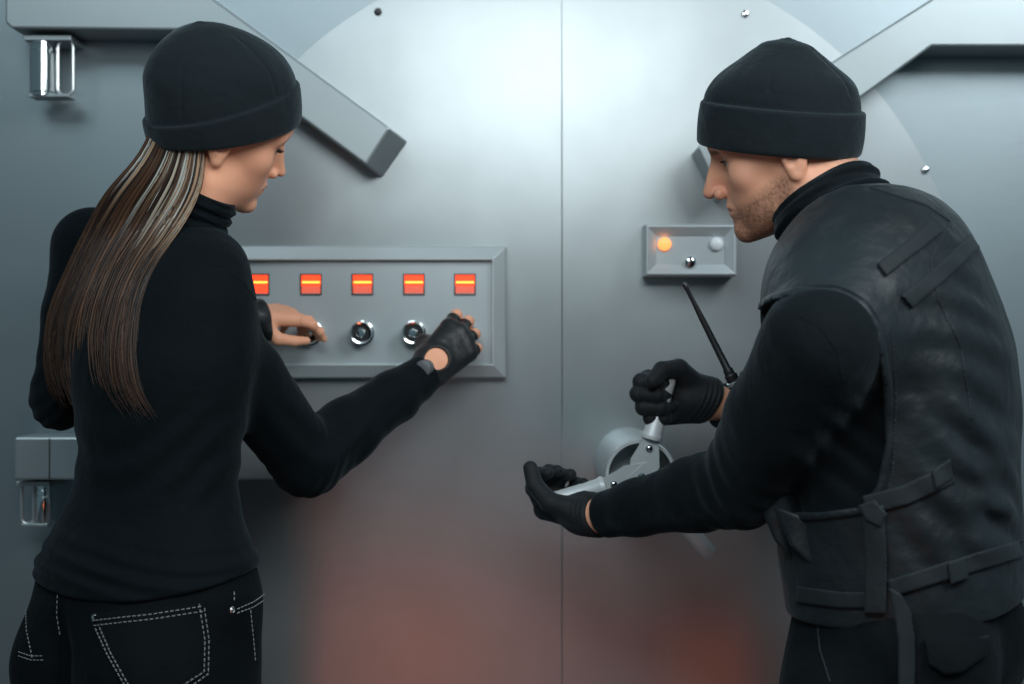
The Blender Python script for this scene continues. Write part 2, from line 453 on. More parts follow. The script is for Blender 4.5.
# three-armed hub handle
HB = at(628, 462, 2.588); HR = .053; HF = 2.33
hw = root('door_wheel', (HB[0], 2.588, HB[2])); prop(hw, 'three-armed silver door handle wheel on a short round hub', 'handle wheel')
b = MB(); b.lathe(HB, (0, -1, 0), [(0, HR+.003), (.004, HR+.003), (.008, HR), (2.588-HF-.004, HR), (2.588-HF, HR-.002), (2.588-HF, HR-.006), (2.588-HF-.03, HR-.007), (.20, HR-.007), (.2, .001)], 64, cap=False); b.build('hub_drum', M['alu'], hw, smooth=True)
HC = V(HB[0], HF-.004, HB[2])
b = MB(); b.lathe(V(HC[0], HF+.05, HC[2]), (0, -1, 0), [(0, .012), (.05, .012), (.0565, .012)], 24)
b.build('hub_axle', M['darkm'], hw, smooth=True)
b = MB(); b.lathe(V(HC[0], HF-.012, HC[2]), (0, -1, 0), [(0, .0072), (.003, .0072), (.0058, .0048), (.0065, .001)], 24); b.build('hub_bolt', M['chrome'], hw, smooth=True)
ARMS = []
for k, ang in enumerate((75.0, 196.0, 311.0)):
    d = V(math.cos(math.radians(ang)), 0, math.sin(math.radians(ang))); t = V(-d[2], 0, d[0])
    b = MB(); y0, y1 = HF-.014-.0016*k, HF-.006-.0016*k
    pl = [(-.012, .017), (.02, .0215), (.048, .013), (.064, .012), (.064, -.012), (.048, -.013), (.02, -.0215), (-.012, -.017)]
    F = [V(HC[0], y0, HC[2])+d*u+t*w for u, w in pl]; Bk = [V(p_[0], y1, p_[2]) for p_ in F]; n = 8
    b.add(F+Bk, [tuple(range(n)), tuple(range(2*n-1, n-1, -1))]+[(i, (i+1) % n, n+(i+1) % n, n+i) for i in range(n)])
    arm = b.build('spoke_plate', M['alu'], hw); child_of_mesh(arm, hw)
    o_ = V(HC[0], HF-.010, HC[2])
    b = MB(); b.lathe(o_+d*.042-V(0, .004, 0), (0, -1, 0), [(0, .005), (.003, .005), (.005, .003), (.0055, .001)], 20); b.build('spoke_bolt', M['chrome'], arm, smooth=True)
    b = MB(); b.lathe(o_+d*.055, d, [(0, .0150), (.004, .0158), (.008, .0150), (.010, .0138), (.075, .0130), (.094, .0128), (.097, .0115), (.0975, .004)], 36); b.build('grip', M['grip'], arm, smooth=True)
    ARMS.append((o_, d))
M['skinw'] = mat('fair skin', (.7, .42, .32), .46, 0, .4, sss=.12, attr=True, bump=[(900, .00006)])
M['skinm'] = mat('light skin', (.60, .35, .26), .5, 0, .4, sss=.12, attr=True, bump=[(700, .0001)])
M['knit'] = mat('black stretch jersey', (.0022, .0048, .0062), .8, 0, .10, sheen=.07, bump=[(26, .004), (900, .00012)])
M['wool'] = mat('black fleece', (.0095, .0145, .0175), .9, 0, .18, sheen=.22, bump=[(30, .004), (700, .0004)])
M['knitm'] = mat('black pullover knit', (.0036, .0066, .0082), .82, 0, .13, sheen=.12, bump=[(24, .005), (800, .0003)])
M['denim'] = mat('black denim', (.0022, .0042, .0055), .8, 0, .10, sheen=.03, bump=[(18, .006), (1100, .0002)])
M['twill'] = mat('black work trouser cloth', (.0035, .0060, .0072), .8, 0, .12, sheen=.04, bump=[(14, .008), (900, .0002)])
M['vest'] = mat('black coated nylon', (.0105, .0160, .0185), .50, 0, .36, sheen=.07, bump=[(9, .012), (45, .002), (1200, .0001)], var=(7, .5, 6))
M['strap'] = mat('black webbing', (.015, .021, .0235), .66, 0, .26, sheen=.08, bump=[(60, .001), (900, .0002)])
M['leather'] = mat('black leather', (.012, .014, .015), .42, 0, .5, bump=[(60, .0016), (500, .0002)])
M['glovem'] = mat('black knitted glove', (.008, .010, .012), .7, 0, .35, sheen=.15, bump=[(70, .0014), (900, .0002)])
M['thread'] = mat('pale topstitching', (.24, .26, .26), .8)
M['rivet'] = mat('silver rivet', (.7, .7, .68), .3, 1)
M['hair'] = mat('streaked hair', (.1, .06, .04), .46, 0, .3, attr=True)
M['white'] = mat('eye white', (.5, .46, .43), .2)
M['iris'] = mat('dark iris', (.03, .035, .03), .1)
M['lash'] = mat('dark lashes', (.008, .006, .005), .6)
M['shoe'] = mat('black boot leather', (.01, .01, .011), .4, bump=[(30, .001)])
M['sole'] = mat('black rubber sole', (.02, .02, .02), .8)

def head_sdf(fem):
    """a face in its own frame: x forward, y left, z up, eye level at z = 0, crown z .115, chin z -.115"""
    jw = .046 if fem else .054; cw = .046 if fem else .050
    def f(q):
        qa = q.copy(); qa[:, 1] = np.abs(qa[:, 1])
        d = ell(q, (-.012, 0, .030), (.097, .076, .086))
        d = smin(d, ell(q, (.024, 0, -.012), (.060, .062, .075)), .02)
        d = smin(d, chain(qa, [V(-.012, jw, -.045), V(.018, jw-.004, -.078), V(.066, .010, -.099)], [.020, .017, .013 if fem else .016]), .022)
        d = smin(d, ell(q, (.046, 0, -.060), (.041, .040, .052)), .018)
        d = smin(d, sph(qa, (.052, cw-.004, -.024), .020), .018)
        d = smin(d, ell(q, (.030, 0, -.092), (.045, .038, .018)), .02)
        d = smin(d, ell(q, (.078, 0, -.100), (.0145, .019 if fem else .023, .0135 if fem else .017)), .012)
        d = smin(d, cone(qa, V(.076, .006, .020), V(.066, .040, .020), .013 if fem else .0165, .011), .014)     # brow
        d = smin(d, ell(q, (.060, 0, .045), (.030, .050, .040)), .02)
        d = smin(d, ell(qa, (.038, .030, -.056), (.034, .026 if fem else .027, .036)), .02)
        # eye hollows
        d = smax(d, -sph(qa, (.0935, .0325, -.001), .0185 if fem else .0195), .014)
        # lids
        e = V(.0640, .0315, -.001)
        lid = sph(qa, e, .0134)
        d = smin(d, lid, .005)
        d = smax(d, -ell(qa, e+V(.0125, .001, -.0005), (.010, .0130, .0052 if fem else .0042)), .0015)
        # nose
        d = smin(d, ell(q, (.080, 0, -.022), (.0175, .0125, .030)), .010)
        if fem:
            d = smin(d, chain(q, [V(.080, 0, .006), V(.093, 0, -.014), V(.1055, 0, -.0350)], [.0065, .0065, .0078]), .010)
            d = smin(d, sph(qa, (.0930, .0105, -.0405), .0072), .006)
        else:
            d = smin(d, chain(q, [V(.081, 0, .008), V(.097, 0, -.012), V(.1100, 0, -.0365)], [.0085, .0080, .0092]), .010)
            d = smin(d, sph(qa, (.0960, .0125, -.0415), .0082), .006)
        d = smax(d, -ell(qa, (.0985, .0065, -.049), (.006, .0035, .004)), .003)
        # mouth
        d = smin(d, ell(q, (.074, 0, -.067), (.0175, .024, .020)), .010)
        ub = .0045 if fem else .0036
        d = smin(d, chain(qa, [V(.0895, .000, -.0625), V(.0885, .008, -.0618), V(.0780, .022, -.0672)], [ub, ub, .0026]), .004)
        d = smin(d, chain(qa, [V(.0870, .000, -.0728), V(.0850, .009, -.0724), V(.0770, .021, -.0685)], [.0056 if fem else .0048, .005, .0025]), .004)
        d = smax(d, -chain(qa, [V(.0960, .000, -.0675), V(.0900, .012, -.0672), V(.0800, .0235, -.0680)], [.0015, .0013, .0010]), .0028)
        d = smax(d, -cone(q, V(.0955, 0, -.052), V(.0965, 0, -.058), .0022, .0024), .004)
        # fold beside the nose
        d = smax(d, -chain(qa, [V(.0905, .0205, -.044), V(.083, .031, -.062)], [.0010, .0008]), .006)
        # ear
        th = math.radians(-14); R = np.array([[math.cos(th), 0, math.sin(th)], [0, 1, 0], [-math.sin(th), 0, math.cos(th)]])
        ea = ell(qa, (-.020, .077, -.014), (.0165, .0075, .030), R)
        ea = smax(ea, -ell(qa, (-.016, .0845, -.010), (.0095, .0055, .019), R), .003)
        ea = smin(ea, sph(qa, (-.0135, .0745, -.0395), .0072), .006)
        ea = smin(ea, sph(qa, (-.0060, .0775, -.016), .0042), .004)
        d = smin(d, ea, .004)
        return d
    return f

def local(O, R, s, f):
    O = np.asarray(O, F32); R = np.asarray(R, F32)
    return lambda P: f(((P-O)@R)/F32(s))*F32(s)

def hand(side, W, d, n, curls, thumb, s=1.0, fan=.10, wide=1.0):
    """palm and five fingers as tapered chains; d = towards the fingers, n = out of the back of the hand"""
    d = nrm(d); n = nrm(np.asarray(n, float)-(np.asarray(n, float)@d)*d); lat = np.cross(n, d) if side == 'R' else np.cross(d, n)
    base = [(.090, .0255), (.094, .0075), (.089, -.0105), (.080, -.0270)]
    lens = [(.040, .024, .019), (.044, .028, .020), (.041, .026, .020), (.032, .019, .018)]
    rads = [(.0098, .0086, .0078, .0066), (.0100, .0088, .0080, .0068), (.0096, .0084, .0076, .0064), (.0088, .0074, .0067, .0058)]
    out = {'palm': [], 'fingers': [], 'W': np.asarray(W, float), 'd': d, 'n': n, 'lat': lat, 's': s}
    for i, (u, v) in enumerate(base):
        m = W+(d*u+lat*v*wide)*s-n*abs(v)*.12*s
        out['palm'].append(([W+lat*v*.55*s+d*.004*s, m], [.0155*s, .0125*s]))
        fd = nrm(d+lat*(fan*(1.3-i))); dd = fd; ax = lat
        pts = [m]; ang = 0
        for L_, c in zip(lens[i], curls[i]):
            ang += c; a = math.radians(ang); dd = fd*math.cos(a)-n*math.sin(a)
            pts.append(pts[-1]+dd*L_*s)
        out['fingers'].append((pts, [r*s for r in rads[i]]))
    t0 = W+(d*.020+lat*.018-n*.006)*s; pts = [t0]
    for (a, b_, c), L_ in zip(thumb, (.044, .034, .027)):
        pts.append(pts[-1]+nrm(d*a+lat*b_-n*c)*L_*s)
    out['thumb'] = (pts, [.0165*s, .0122*s, .0100*s, .0078*s])
    return out
def hand_sdf(h, off=0.0, cutf=None):
    """whole hand; cutf(finger index) = fraction of the chain that is kept"""
    def f(P):
        d = None
        for p, r in h['palm']:
            e = cone(P, p[0], p[1], r[0]+off, r[1]+off); d = e if d is None else smin(d, e, .012*h['s'])
        # web between neighbouring knuckles
        for a, b_ in zip(h['palm'][:-1], h['palm'][1:]):
            d = smin(d, cone(P, a[0][1], b_[0][1], .0105*h['s']+off, .0105*h['s']+off), .006)
        tp, tr = h['thumb']; d = smin(d, chain(P, tp, [x+off for x in tr], .003), .008)
        for p, r in h['fingers']:
            e = chain(P, p, [x+off for x in r], .003)
            for j in (1, 2): e = smin(e, sph(P, p[j], r[j]+off+.0004), .004)
            d = smin(d, e, .0035)
        return d
    pts = [q for p, _ in h['palm'] for q in p]+[q for p, _ in h['fingers'] for q in p]+h['thumb'][0]
    lo, hi = bbox(pts, .02+off)
    return Group(f, lo, hi, .03), lo, hi
def nails(h, m, parent, idx=(0, 1, 2, 3, 4)):
    pass

def eyes(O, R, s, parent, look, irisr=.0058):
    for sg in (1, -1):
        c = np.asarray(O)+np.asarray(R)@V(.0640, .0315*sg, -.001)*s
        r = .0122*s; g = nrm(np.asarray(R)@nrm(look)); b = MB()
        b.lathe(c, g, [(-r*math.cos(a), r*math.sin(a)) for a in np.linspace(.08, math.pi-.08, 16)], 24)
        e = b.build('eye', M['white'], parent, smooth=True); child_of_mesh(e, parent)
        b = MB(); b.lathe(c, g, [(r*.80, irisr*s), (r*.93, irisr*s*.86), (r*1.03, irisr*s*.4), (r*1.045, .0002)], 24); b.build('iris', M['iris'], e, smooth=True)
def lashes(O, R, s, parent, long=.006):
    b = MB()
    for sg in (1, -1):
        b = MB()
        for k in range(26):
            a = math.radians(-62+k*124/25); e = V(.0640, .0315*sg, -.001)
            p = e+V(math.cos(a)*.0134, math.sin(a)*.0134, .0018); q = p+V(math.cos(a)*long*.8, math.sin(a)*long*.8, long*.05); q2 = q+V(math.cos(a)*long*.25, math.sin(a)*long*.3, long*.35)
            W = [np.asarray(O)+np.asarray(R)@x*s for x in (p, q, q2)]; b.tube(W, [.0005, .0004, .0001], 4)
        b.build('eyelashes', M['lash'], parent)

def paint(base, spots):
    """skin tones by place on the body: spots = (function of points giving 0..1, colour)"""
    def f(v):
        c = np.tile(np.asarray(base, float), (len(v), 1))
        c *= (1+.05*waves(v.astype(F32), 5, 90))[:, None]
        for g, col in spots:
            w = np.clip(g(v), 0, 1)[:, None]; c = c*(1-w)+np.asarray(col)*w
        return np.clip(c, 0, 1)
    return f
def soft(O, R, s, c, r, pw=1.0, sym=True):
    def g(v):
        q = ((v-O)@R)/s
        if sym: q = q.copy(); q[:, 1] = np.abs(q[:, 1])
        k = np.sqrt((((q-np.asarray(c))/np.asarray(r))**2).sum(1)); return np.clip((1.25-k)/.5, 0, 1)*pw
    return g
def boots(pos, yaw, parent, top, r):
    for k, (x, y) in enumerate(pos):
        R = basis((math.cos(yaw), math.sin(yaw), 0), (0, 0, 1)); O = V(x, y, 0)
        def f(P):
            d = cone(P, O+V(0, 0, .10), O+V(0, 0, top), .052, r)
            d = smin(d, cone(P, O+R@V(-.02, 0, .05), O+R@V(.13, 0, .045), .042, .036), .03)
            return smax(d, -(P[:, 2]-.022), .004)
        b = sdf_obj('boot', f, O-V(.22, .22, 0), O+V(.22, .22, top+.08), .006, M['shoe'], parent); child_of_mesh(b, parent)
        def g(P):
            d = cone(P, O+R@V(-.03, 0, .02), O+R@V(.135, 0, .02), .048, .043)
            return smax(smax(d, P[:, 2]-.026, .003), -P[:, 2]+.0005, .002)
        sdf_obj('sole', g, O-V(.22, .22, .01), O+V(.22, .22, .05), .006, M['sole'], b)
def dashes(parent, f, lines, name='topstitching', m='thread', r=.0007, dash=.0042, gap=.0026, lift=.0006, y0=1.7, y1=2.5, solid=False):
    for ln in lines:
        b = MB()
        # follow the cloth under the drawn line
        pts = []
        for (x0, y0_), (x1, y1_) in zip(ln[:-1], ln[1:]):
            n = max(2, int(math.hypot(x1-x0, y1_-y0_)/2))
            for k in range(n+1):
                p = trace(f, x0+(x1-x0)*k/n, y0_+(y1_-y0_)*k/n, y0, y1)
                if p is not None and (not pts or np.linalg.norm(p-pts[-1]) > .0005): pts.append(p)
        if len(pts) < 2: continue
        pts = np.array(pts); pts = pts+grad(f, pts)*lift
        if solid: b.tube(list(pts), r, 5); b.build(name, M[m], parent); continue
        L = np.concatenate([[0], np.cumsum(np.linalg.norm(np.diff(pts, axis=0), axis=1))]); s = 0
        while s+dash < L[-1]:
            q = [V(*[np.interp(t, L, pts[:, j]) for j in range(3)]) for t in (s, s+dash/2, s+dash)]
            b.tube(q, r, 4); s += dash+gap
        if b.v: b.build(name, M[m], parent)
def button(parent, f, px, py, r, name='rivet', m='rivet', y0=1.7, y1=2.5):
    p = trace(f, px, py, y0, y1)
    if p is None: return None
    g = grad(f, p[None])[0]; b = MB()
    b.lathe(p-g*.001, g, [(0, r), (.002, r), (.0030, r*.75), (.0026, r*.5), (.0032, r*.25)], 20); return b.build(name, M[m], parent, smooth=True)
# ------------------------------------------------------------------ the woman at the control panel
wo = root('person', (-.495, 2.15, 0)); prop(wo, 'woman in black turtleneck and beanie with long streaked hair, seen from behind, turning dials', 'person')
a45 = math.radians(48)
WF = V(math.cos(a45), math.sin(a45), 0)                 # the way she faces
WR = V(math.sin(a45), -math.cos(a45), 0)                # her right
RT = np.stack([WR, WF, V(0, 0, 1)], 1)
OT = V(-.495, 2.15, 0)
def wc(px, Y=2.15): return at(px, 0, Y)-OT
def row(z, px, Y, a, b):
    """a body section centred under the given picture column at depth Y"""
    p = V(at(px, 0, Y)[0], Y, 0)-OT
    return (z, p@WR, p@WF, a, b)
W_T = Loft(OT, RT, [row(.74, 148, 2.16, .150, .108), row(.80, 148, 2.155, .172, .124), row(.86, 147, 2.15, .177, .126), row(.92, 147, 2.15, .182, .124),
    row(.98, 148, 2.15, .160, .108), row(1.04, 154, 2.15, .132, .094), row(1.09, 158, 2.15, .124, .091), row(1.15, 160, 2.155, .130, .098),
    row(1.22, 161, 2.165, .146, .108), row(1.28, 162, 2.18, .151, .105), row(1.33, 163, 2.19, .148, .092), row(1.375, 170, 2.20, .125, .070), row(1.405, 178, 2.20, .075, .050)], cap=.03)
WRS, WRE, WRW = at(187, 305, 2.13), at(307, 460, 2.27), at(427, 372, 2.435)      # right shoulder, elbow, wrist
WLS, WLE, WLW = at(92, 248, 2.33), at(62, 398, 2.26), at(247, 316, 2.44)
WN0, WN1 = at(183, 228, 2.20), at(205, 180, 2.19)
def w_arms(P, o=0.0):
    r = chain(P, [WRS, WRS*.55+WRE*.45, WRE, WRE*.68+WRW*.32, WRE*.3+WRW*.7, WRW], [.047+o, .050+o, .045+o, .042+o, .033+o, .0255+o], .012)
    l = chain(P, [WLS, WLS*.55+WLE*.45, WLE, WLE*.68+WLW*.32, WLE*.3+WLW*.7, WLW], [.052+o, .045+o, .038+o, .039+o, .032+o, .0255+o], .012)
    return r, l
def w_upper(P, o=0.0):
    d = W_T(P, o)
    r, l = w_arms(P, o)
    d = smin(d, cone(P, at(172, 262, 2.21), WRS, .046+o, .050+o), .045)
    d = smin(d, cone(P, at(175, 247, 2.22), WLS, .046+o, .046+o), .045)
    d = smin(d, r, .022); d = smin(d, l, .022)
    return d
def w_seat(P, o=0.0):
    d = W_T(P, o)
    for sg, s2 in ((1, .0), (-1, .0)):
        c = OT+WR*.078*sg-WF*.070+V(0, 0, .80)+(WR*(.0)+WF*.0)
        c = V(at(151, 0, 2.15)[0], 2.15, 0)+WR*(.090 if sg > 0 else .068)*sg-WF*.058+V(0, 0, .815)
        d = smin(d, ell(P, c, (.092+o, .088+o, .10+o)), .03)
    # legs
    hp = V(at(149, 0, 2.15)[0], 2.15, 0)
    for sg in (1, -1):
        hpx = hp+WR*(.101 if sg > 0 else .078)*sg+V(0, 0, .76)
        d = smin(d, chain(P, [hpx, hp+WR*.10*sg+V(0, 0, .46)+WF*.02, hp+WR*.11*sg+V(0, 0, .10)], [.084+o, .056+o, .042+o], .02), .02)
    return d
# head
yaw = math.radians(29); pit = math.radians(18); rol = math.radians(25)
hf = V(math.cos(yaw)*math.cos(pit), math.sin(yaw)*math.cos(pit), -math.sin(pit))
hu = V(math.cos(yaw)*math.sin(pit), math.sin(yaw)*math.sin(pit), math.cos(pit))
hl = np.cross(hu, hf); hu = hu*math.cos(rol)-hl*math.sin(rol)
WHR = basis(hf, hu); WHS = .92
WHO = V(-.392, 2.20, 1.5475)
WH = local(WHO, WHR, WHS, head_sdf(True))
WHg = Group(WH, WHO-.13, WHO+.13, .05)
k_ = .92
WHR_ = hand('R', WRW, (.56, .50, .60), (.36, -.80, .36), [(26, 50, 38), (28, 54, 40), (30, 56, 42), (32, 58, 44)], [(.75, .45, .6), (.8, -.2, .7), (.7, -.4, .7)], .96)
WHL_ = hand('L', WLW, (.74, .66, .06), (.14, -.36, .90), [(14, 24, 14), (18, 26, 14), (22, 40, 30), (30, 46, 34)], [(.55, .50, .55), (.98, .20, .12), (1, .1, .0)], .82)
hR, lR, uR = hand_sdf(WHR_); hL, lL, uL = hand_sdf(WHL_)
def w_body(P):
    d = w_upper(P, -.011)
    d = smin(d, w_seat(P, -.012), .02)
    d = smin(d, cone(P, WN0, WN1, .046, .045), .03)
    for W_, E in ((WRW, WRE), (WLW, WLE)): d = smin(d, cone(P, W_-nrm(W_-E)*.05, W_, .019, .021), .008)
    d = smin(d, WHg(P), .018)
    d = smin(d, hR(P), .012); d = smin(d, hL(P), .012)
    return d
lo = V(-.80, 1.85, .08); hi = V(-.02, 2.62, 1.60)
skw = (.88, .43, .265)
S = lambda c, r, p=1.0, sym=True: soft(WHO, WHR, WHS, c, r, p, sym)
colw = paint(skw, [(S((.078, .034, -.036), (.02, .02, .018), .35), (.62, .24, .17)), (S((.088, .0, -.0675), (.012, .022, .0075), .75), (.40, .085, .075)),
    (S((.086, .030, .0160), (.018, .020, .0040), .85), (.07, .04, .03)), (S((.066, .033, .005), (.02, .016, .006), .35), (.22, .12, .09)), (S((.055, .05, -.05), (.03, .03, .03), .12), (.65, .27, .18))])
wbody = sdf_obj('body', w_body, lo, hi, .0024, M['skinw'], wo, colw); child_of_mesh(wbody, wo)
eyes(WHO, WHR, WHS, wbody, (1, .0, .05), .0066); lashes(WHO, WHR, WHS, wbody, .0075)

# turtleneck
def w_top(P):
    o = .0045
    d = w_upper(P, o)
    d = smin(d, smin(w_seat(P, o+.001), P[:, 2]*0+9, .01), .03) if False else d
    s_ = w_seat(P, o+.004)+np.maximum(P[:, 2]-.96, 0)*.30
    d = smin(d, s_, .02)
    # rolled collar
    ax = nrm(WN1-WN0); t = (P-WN0.astype(F32))@ax.astype(F32)
    c = cone(P, WN0+ax*.0, WN0+ax*.052, .0575, .0555)-.0022*np.sin(t*430)-.001*np.sin(t*900+P[:, 0]*160)
    c = smax(c, t-.060, .005)
    d = smin(d, c, .006)
    # folds
    P1 = P.astype(F32)
    d = d+.0012*waves(P1, 3, 26, (1, 1, 1.7))
    for E, S_, W_ in ((WRE, WRS, WRW), (WLE, WLS, WLW)):
        r = np.sqrt(((P-E.astype(F32))**2).sum(1)); m = np.exp(-(r/.055)**2)
        ax2 = nrm(nrm(W_-E)-nrm(S_-E)); t2 = (P-E.astype(F32))@ax2.astype(F32)
        d = d+.0020*m*np.sin(t2*330+2.0*np.sin(P[:, 1]*40))
    wst = np.exp(-((P[:, 2]-1.10)/.07)**2)
    d = d+.0016*wst*np.sin(P[:, 2]*120+7*np.sin(P[:, 0]*16+P[:, 1]*11))
    d = d+.0020*np.exp(-((P[:, 2]-.955)/.03)**2)*np.sin(P[:, 2]*260+5*np.sin(P[:, 0]*12))
    # hem, cuffs
    x = (P[:, 0]+.495); hem = .923+.020*((x+.03)/.15)**2-.0*x
    d = smax(d, hem-P[:, 2], .006)
    d = smax(d, plane(P, WRW-nrm(WRW-WRE)*.012, WRW-WRE), .004) if False else d
    for W_, E in ((WRW, WRE), (WLW, WLE)):
        n = nrm(W_-E); cut = plane(P, W_-n*.004, n); near = np.sqrt(((P-W_.astype(F32))**2).sum(1))-.12
        d = np.where(near < 0, smax(d, cut, .004), d)
    return d
v, q = surf(w_top, V(-.80, 1.85, .86), V(-.08, 2.62, 1.46), .0030)
# keep the sleeves away from the hands
top = mesh_obj('turtleneck_top', v, q, M['knit'], wo); child_of_mesh(top, wo)
dashes(top, w_top, [[(204, 262), (226, 268), (244, 284), (256, 300)], [(110, 207), (100, 225), (96, 250)]], 'shoulder_seam', 'knit', .0009, solid=True, lift=.0002)

# jeans
def w_jeans(P):
    d = w_seat(P, .0045)
    d = d+.0020*waves(P, 8, 28, (1, 1, 2))+.0012*waves(P, 9, 70, (1, 1, 1.5))
    # centre seam between the buttocks
    hp = V(at(149, 0, 2.15)[0], 2.15, 0)
    u = (P-hp.astype(F32))@WR.astype(F32); vf = (P-hp.astype(F32))@WF.astype(F32)
    d = d+.010*np.exp(-(u/.016)**2)*np.clip((.93-P[:, 2])/.08, 0, 1)*(vf < 0)
    d = smax(d, P[:, 2]-.955, .004)
    return smax(d, .09-P[:, 2], .004)
jeans = sdf_obj('jeans', w_jeans, V(-.80, 1.85, .07), V(-.18, 2.45, 1.0), .0036, M['denim'], wo); child_of_mesh(jeans, wo)
def patch(f, region, t=.0016, inset=0):
    """a cloth patch: a slice of the surface inside a prism"""
    def g(P): return smax(np.abs(f(P)-t*.5)-t, region(P), .0012)
    return g
def poly_region(pts, Y, axis=None):
    """prism through a drawn outline, running along the line of sight of someone standing square to it"""
    W3 = [at(x, y, Y) for x, y in pts]; c = sum(W3)/len(W3); n = V(0, 1, 0)
    n = nrm(c-V(0, 0, CAM_H)); u = nrm(np.cross(n, V(0, 0, 1))); w = np.cross(u, n)
    pp = np.array([((p-c)@u, (p-c)@w) for p in W3]); u = u.astype(F32); w = w.astype(F32); c = c.astype(F32)
    area_ = sum(pp[i][0]*pp[(i+1) % len(pp)][1]-pp[(i+1) % len(pp)][0]*pp[i][1] for i in range(len(pp)))
    if area_ < 0: pp = pp[::-1]
    def g(P):
        a = (P-c)@u; b = (P-c)@w; x = np.stack([a, b], 1); d = np.full(len(P), 1e9); s = np.ones(len(P))
        for i in range(len(pp)):
            v0 = pp[i]; v1 = pp[(i+1) % len(pp)]; e = v1-v0; wv = x-v0
            t = np.clip((wv@e)/(e@e), 0, 1); bb_ = wv-t[:, None]*e; d = np.minimum(d, (bb_**2).sum(1))
            c1 = x[:, 1] >= v0[1]; c2 = x[:, 1] < v1[1]; c3 = e[0]*wv[:, 1] > e[1]*wv[:, 0]
            fl = (c1 & c2 & c3) | (~c1 & ~c2 & ~c3); s = np.where(fl, -s, s)
        return (s*np.sqrt(d)).astype(F32)
    return g
def make_patch(name, f, pts, Y, parent, m, t=.0016, h=.0022, pad=.05, front=True, bulge=0, label=None):
    reg = poly_region(pts, Y); W3 = np.array([at(x, y, Y) for x, y in pts])
    ys = []
    for x, y in pts+[(sum(p[0] for p in pts)/len(pts), sum(p[1] for p in pts)/len(pts))]:
        p = trace(f, x, y, 1.6, 2.6)
        if p is not None: ys.append(p)
    if not ys: return None
    Wp = np.array(ys); lo_ = np.minimum(Wp.min(0), Wp.min(0))-.02; hi_ = Wp.max(0)+.02
    def g(P):
        r = reg(P); th = t+(bulge*np.clip(-r/.03, 0, 1) if bulge else 0)
        return smax(smax(f(P)-th, -f(P)-.002, .0006), r, .0012)
    v, q = surf(g, lo_, hi_, h, slack=2.2)
    if not len(v): return None
    o = mesh_obj(name, v, q, M[m], parent); 
    if label: o['label'] = label
    return o
pk = make_patch('back_pocket', w_jeans, [(92, 615), (205, 602), (209, 640), (207, 674), (170, 694), (126, 694), (108, 654)], 2.0, jeans, 'denim', .0018, .0024)
make_patch('back_pocket', w_jeans, [(22, 600), (60, 604), (60, 690), (16, 690)], 2.1, jeans, 'denim', .0018, .0026)
dashes(jeans, w_jeans, [[(94, 621), (150, 615), (204, 606)], [(95, 626), (150, 620), (204, 611)], [(97, 629), (108, 654), (128, 690)], [(101, 628), (112, 654), (132, 690)],
    [(199, 604), (204, 640), (203, 672), (178, 688)], [(204, 608), (208, 640), (207, 674), (185, 690)],
    [(236, 609), (252, 602), (266, 592)], [(236, 613), (252, 607), (267, 597)], [(249, 610), (252, 640), (254, 664)], [(233, 592), (233, 603)],
    [(59, 595), (58, 615), (61, 636)], [(27, 598), (28, 630), (34, 660)], [(20, 652), (32, 656), (46, 656)], [(20, 656), (32, 660), (46, 660)]], lift=.0024, y0=1.8)
for x, y in ((94.5, 617), (232, 610), (28, 602)): button(jeans, w_jeans, x, y, .0042)

# gloves without fingertips
def w_glove(h, W_, E_, keep, hole=None, cuff=.0):
    base, lo_, hi_ = hand_sdf(h, .0018)
    def f(P):
        d = base(P)
        n = nrm(W_-E_)
        cf = cone(P, W_-n*cuff, W_+h['d']*.02, .0275, .0265)
        d = smin(d, cf, .008)
        d = smax(d, -plane(P, W_-n*cuff, n), .003)
        for (p, r), kf in zip(h['fingers'], keep):
            c = p[0]+(p[1]-p[0])*kf; dn = nrm(p[1]-p[0])
            sl = plane(P, c, dn); near = np.minimum(np.minimum(cone(P, c, p[1], .016*h['s'], .013*h['s']), cone(P, p[1], p[2], .0125*h['s'], .012*h['s'])), cone(P, p[2], p[3], .0115*h['s'], .011*h['s']))
            d = np.where(near < .002, smax(d, sl, .0015), d)
            ring = np.abs(sl)-.002; d = smin(d, smax(chain(P, p[:2], [x+.0032 for x in r[:2]]), ring, .0015), .0015)
        tp, tr = h['thumb']; c = tp[1]*.35+tp[2]*.65 if kf else tp[1]; dn = nrm(tp[2]-tp[1])
        near = np.minimum(cone(P, c, tp[2], .014, .014), cone(P, tp[2], tp[3], .013, .012))
        d = np.where(near < .001, smax(d, plane(P, c, dn), .0015), d)
        if hole is not None: d = smax(d, -hole(P), .002)
        return d+.0008*waves(P, 21, 120)
    return f, np.minimum(lo_, W_-.05), np.maximum(hi_, W_+.05)
hc = WRW+WHR_['d']*.016+WHR_['n']*.030+WHR_['lat']*.004
hole = lambda P: ell(P, hc, (.021, .030, .020))
f, l_, u_ = w_glove(WHR_, WRW, WRE, (.62, .62, .62, .62), hole, .018)
g = sdf_obj('fingerless_glove', f, l_, u_, .0017, M['leather'], wo); child_of_mesh(g, wo)
pb = trace(f, 425, 368, 2.2, 2.6); 
if pb is not None:
    gg = grad(f, pb[None])[0]; b = MB(); b.lathe(pb+gg*.006, gg, [(-.012, .0125), (.002, .0125), (.0035, .0105), (.004, .004)], 28); prop(b.build('wrist_button', M['greymat'], g, smooth=True), 'grey round wrist button')
f, l_, u_ = w_glove(WHL_, WLW, WLE, (.5, .5, .5, .5), None, .018)
def f2(P, f=f): return smax(f(P), plane(P, WLW+WHL_['d']*.026, WHL_['d']), .002)
g = sdf_obj('fingerless_glove', f2, l_, u_, .0018, M['leather'], wo); child_of_mesh(g, wo)

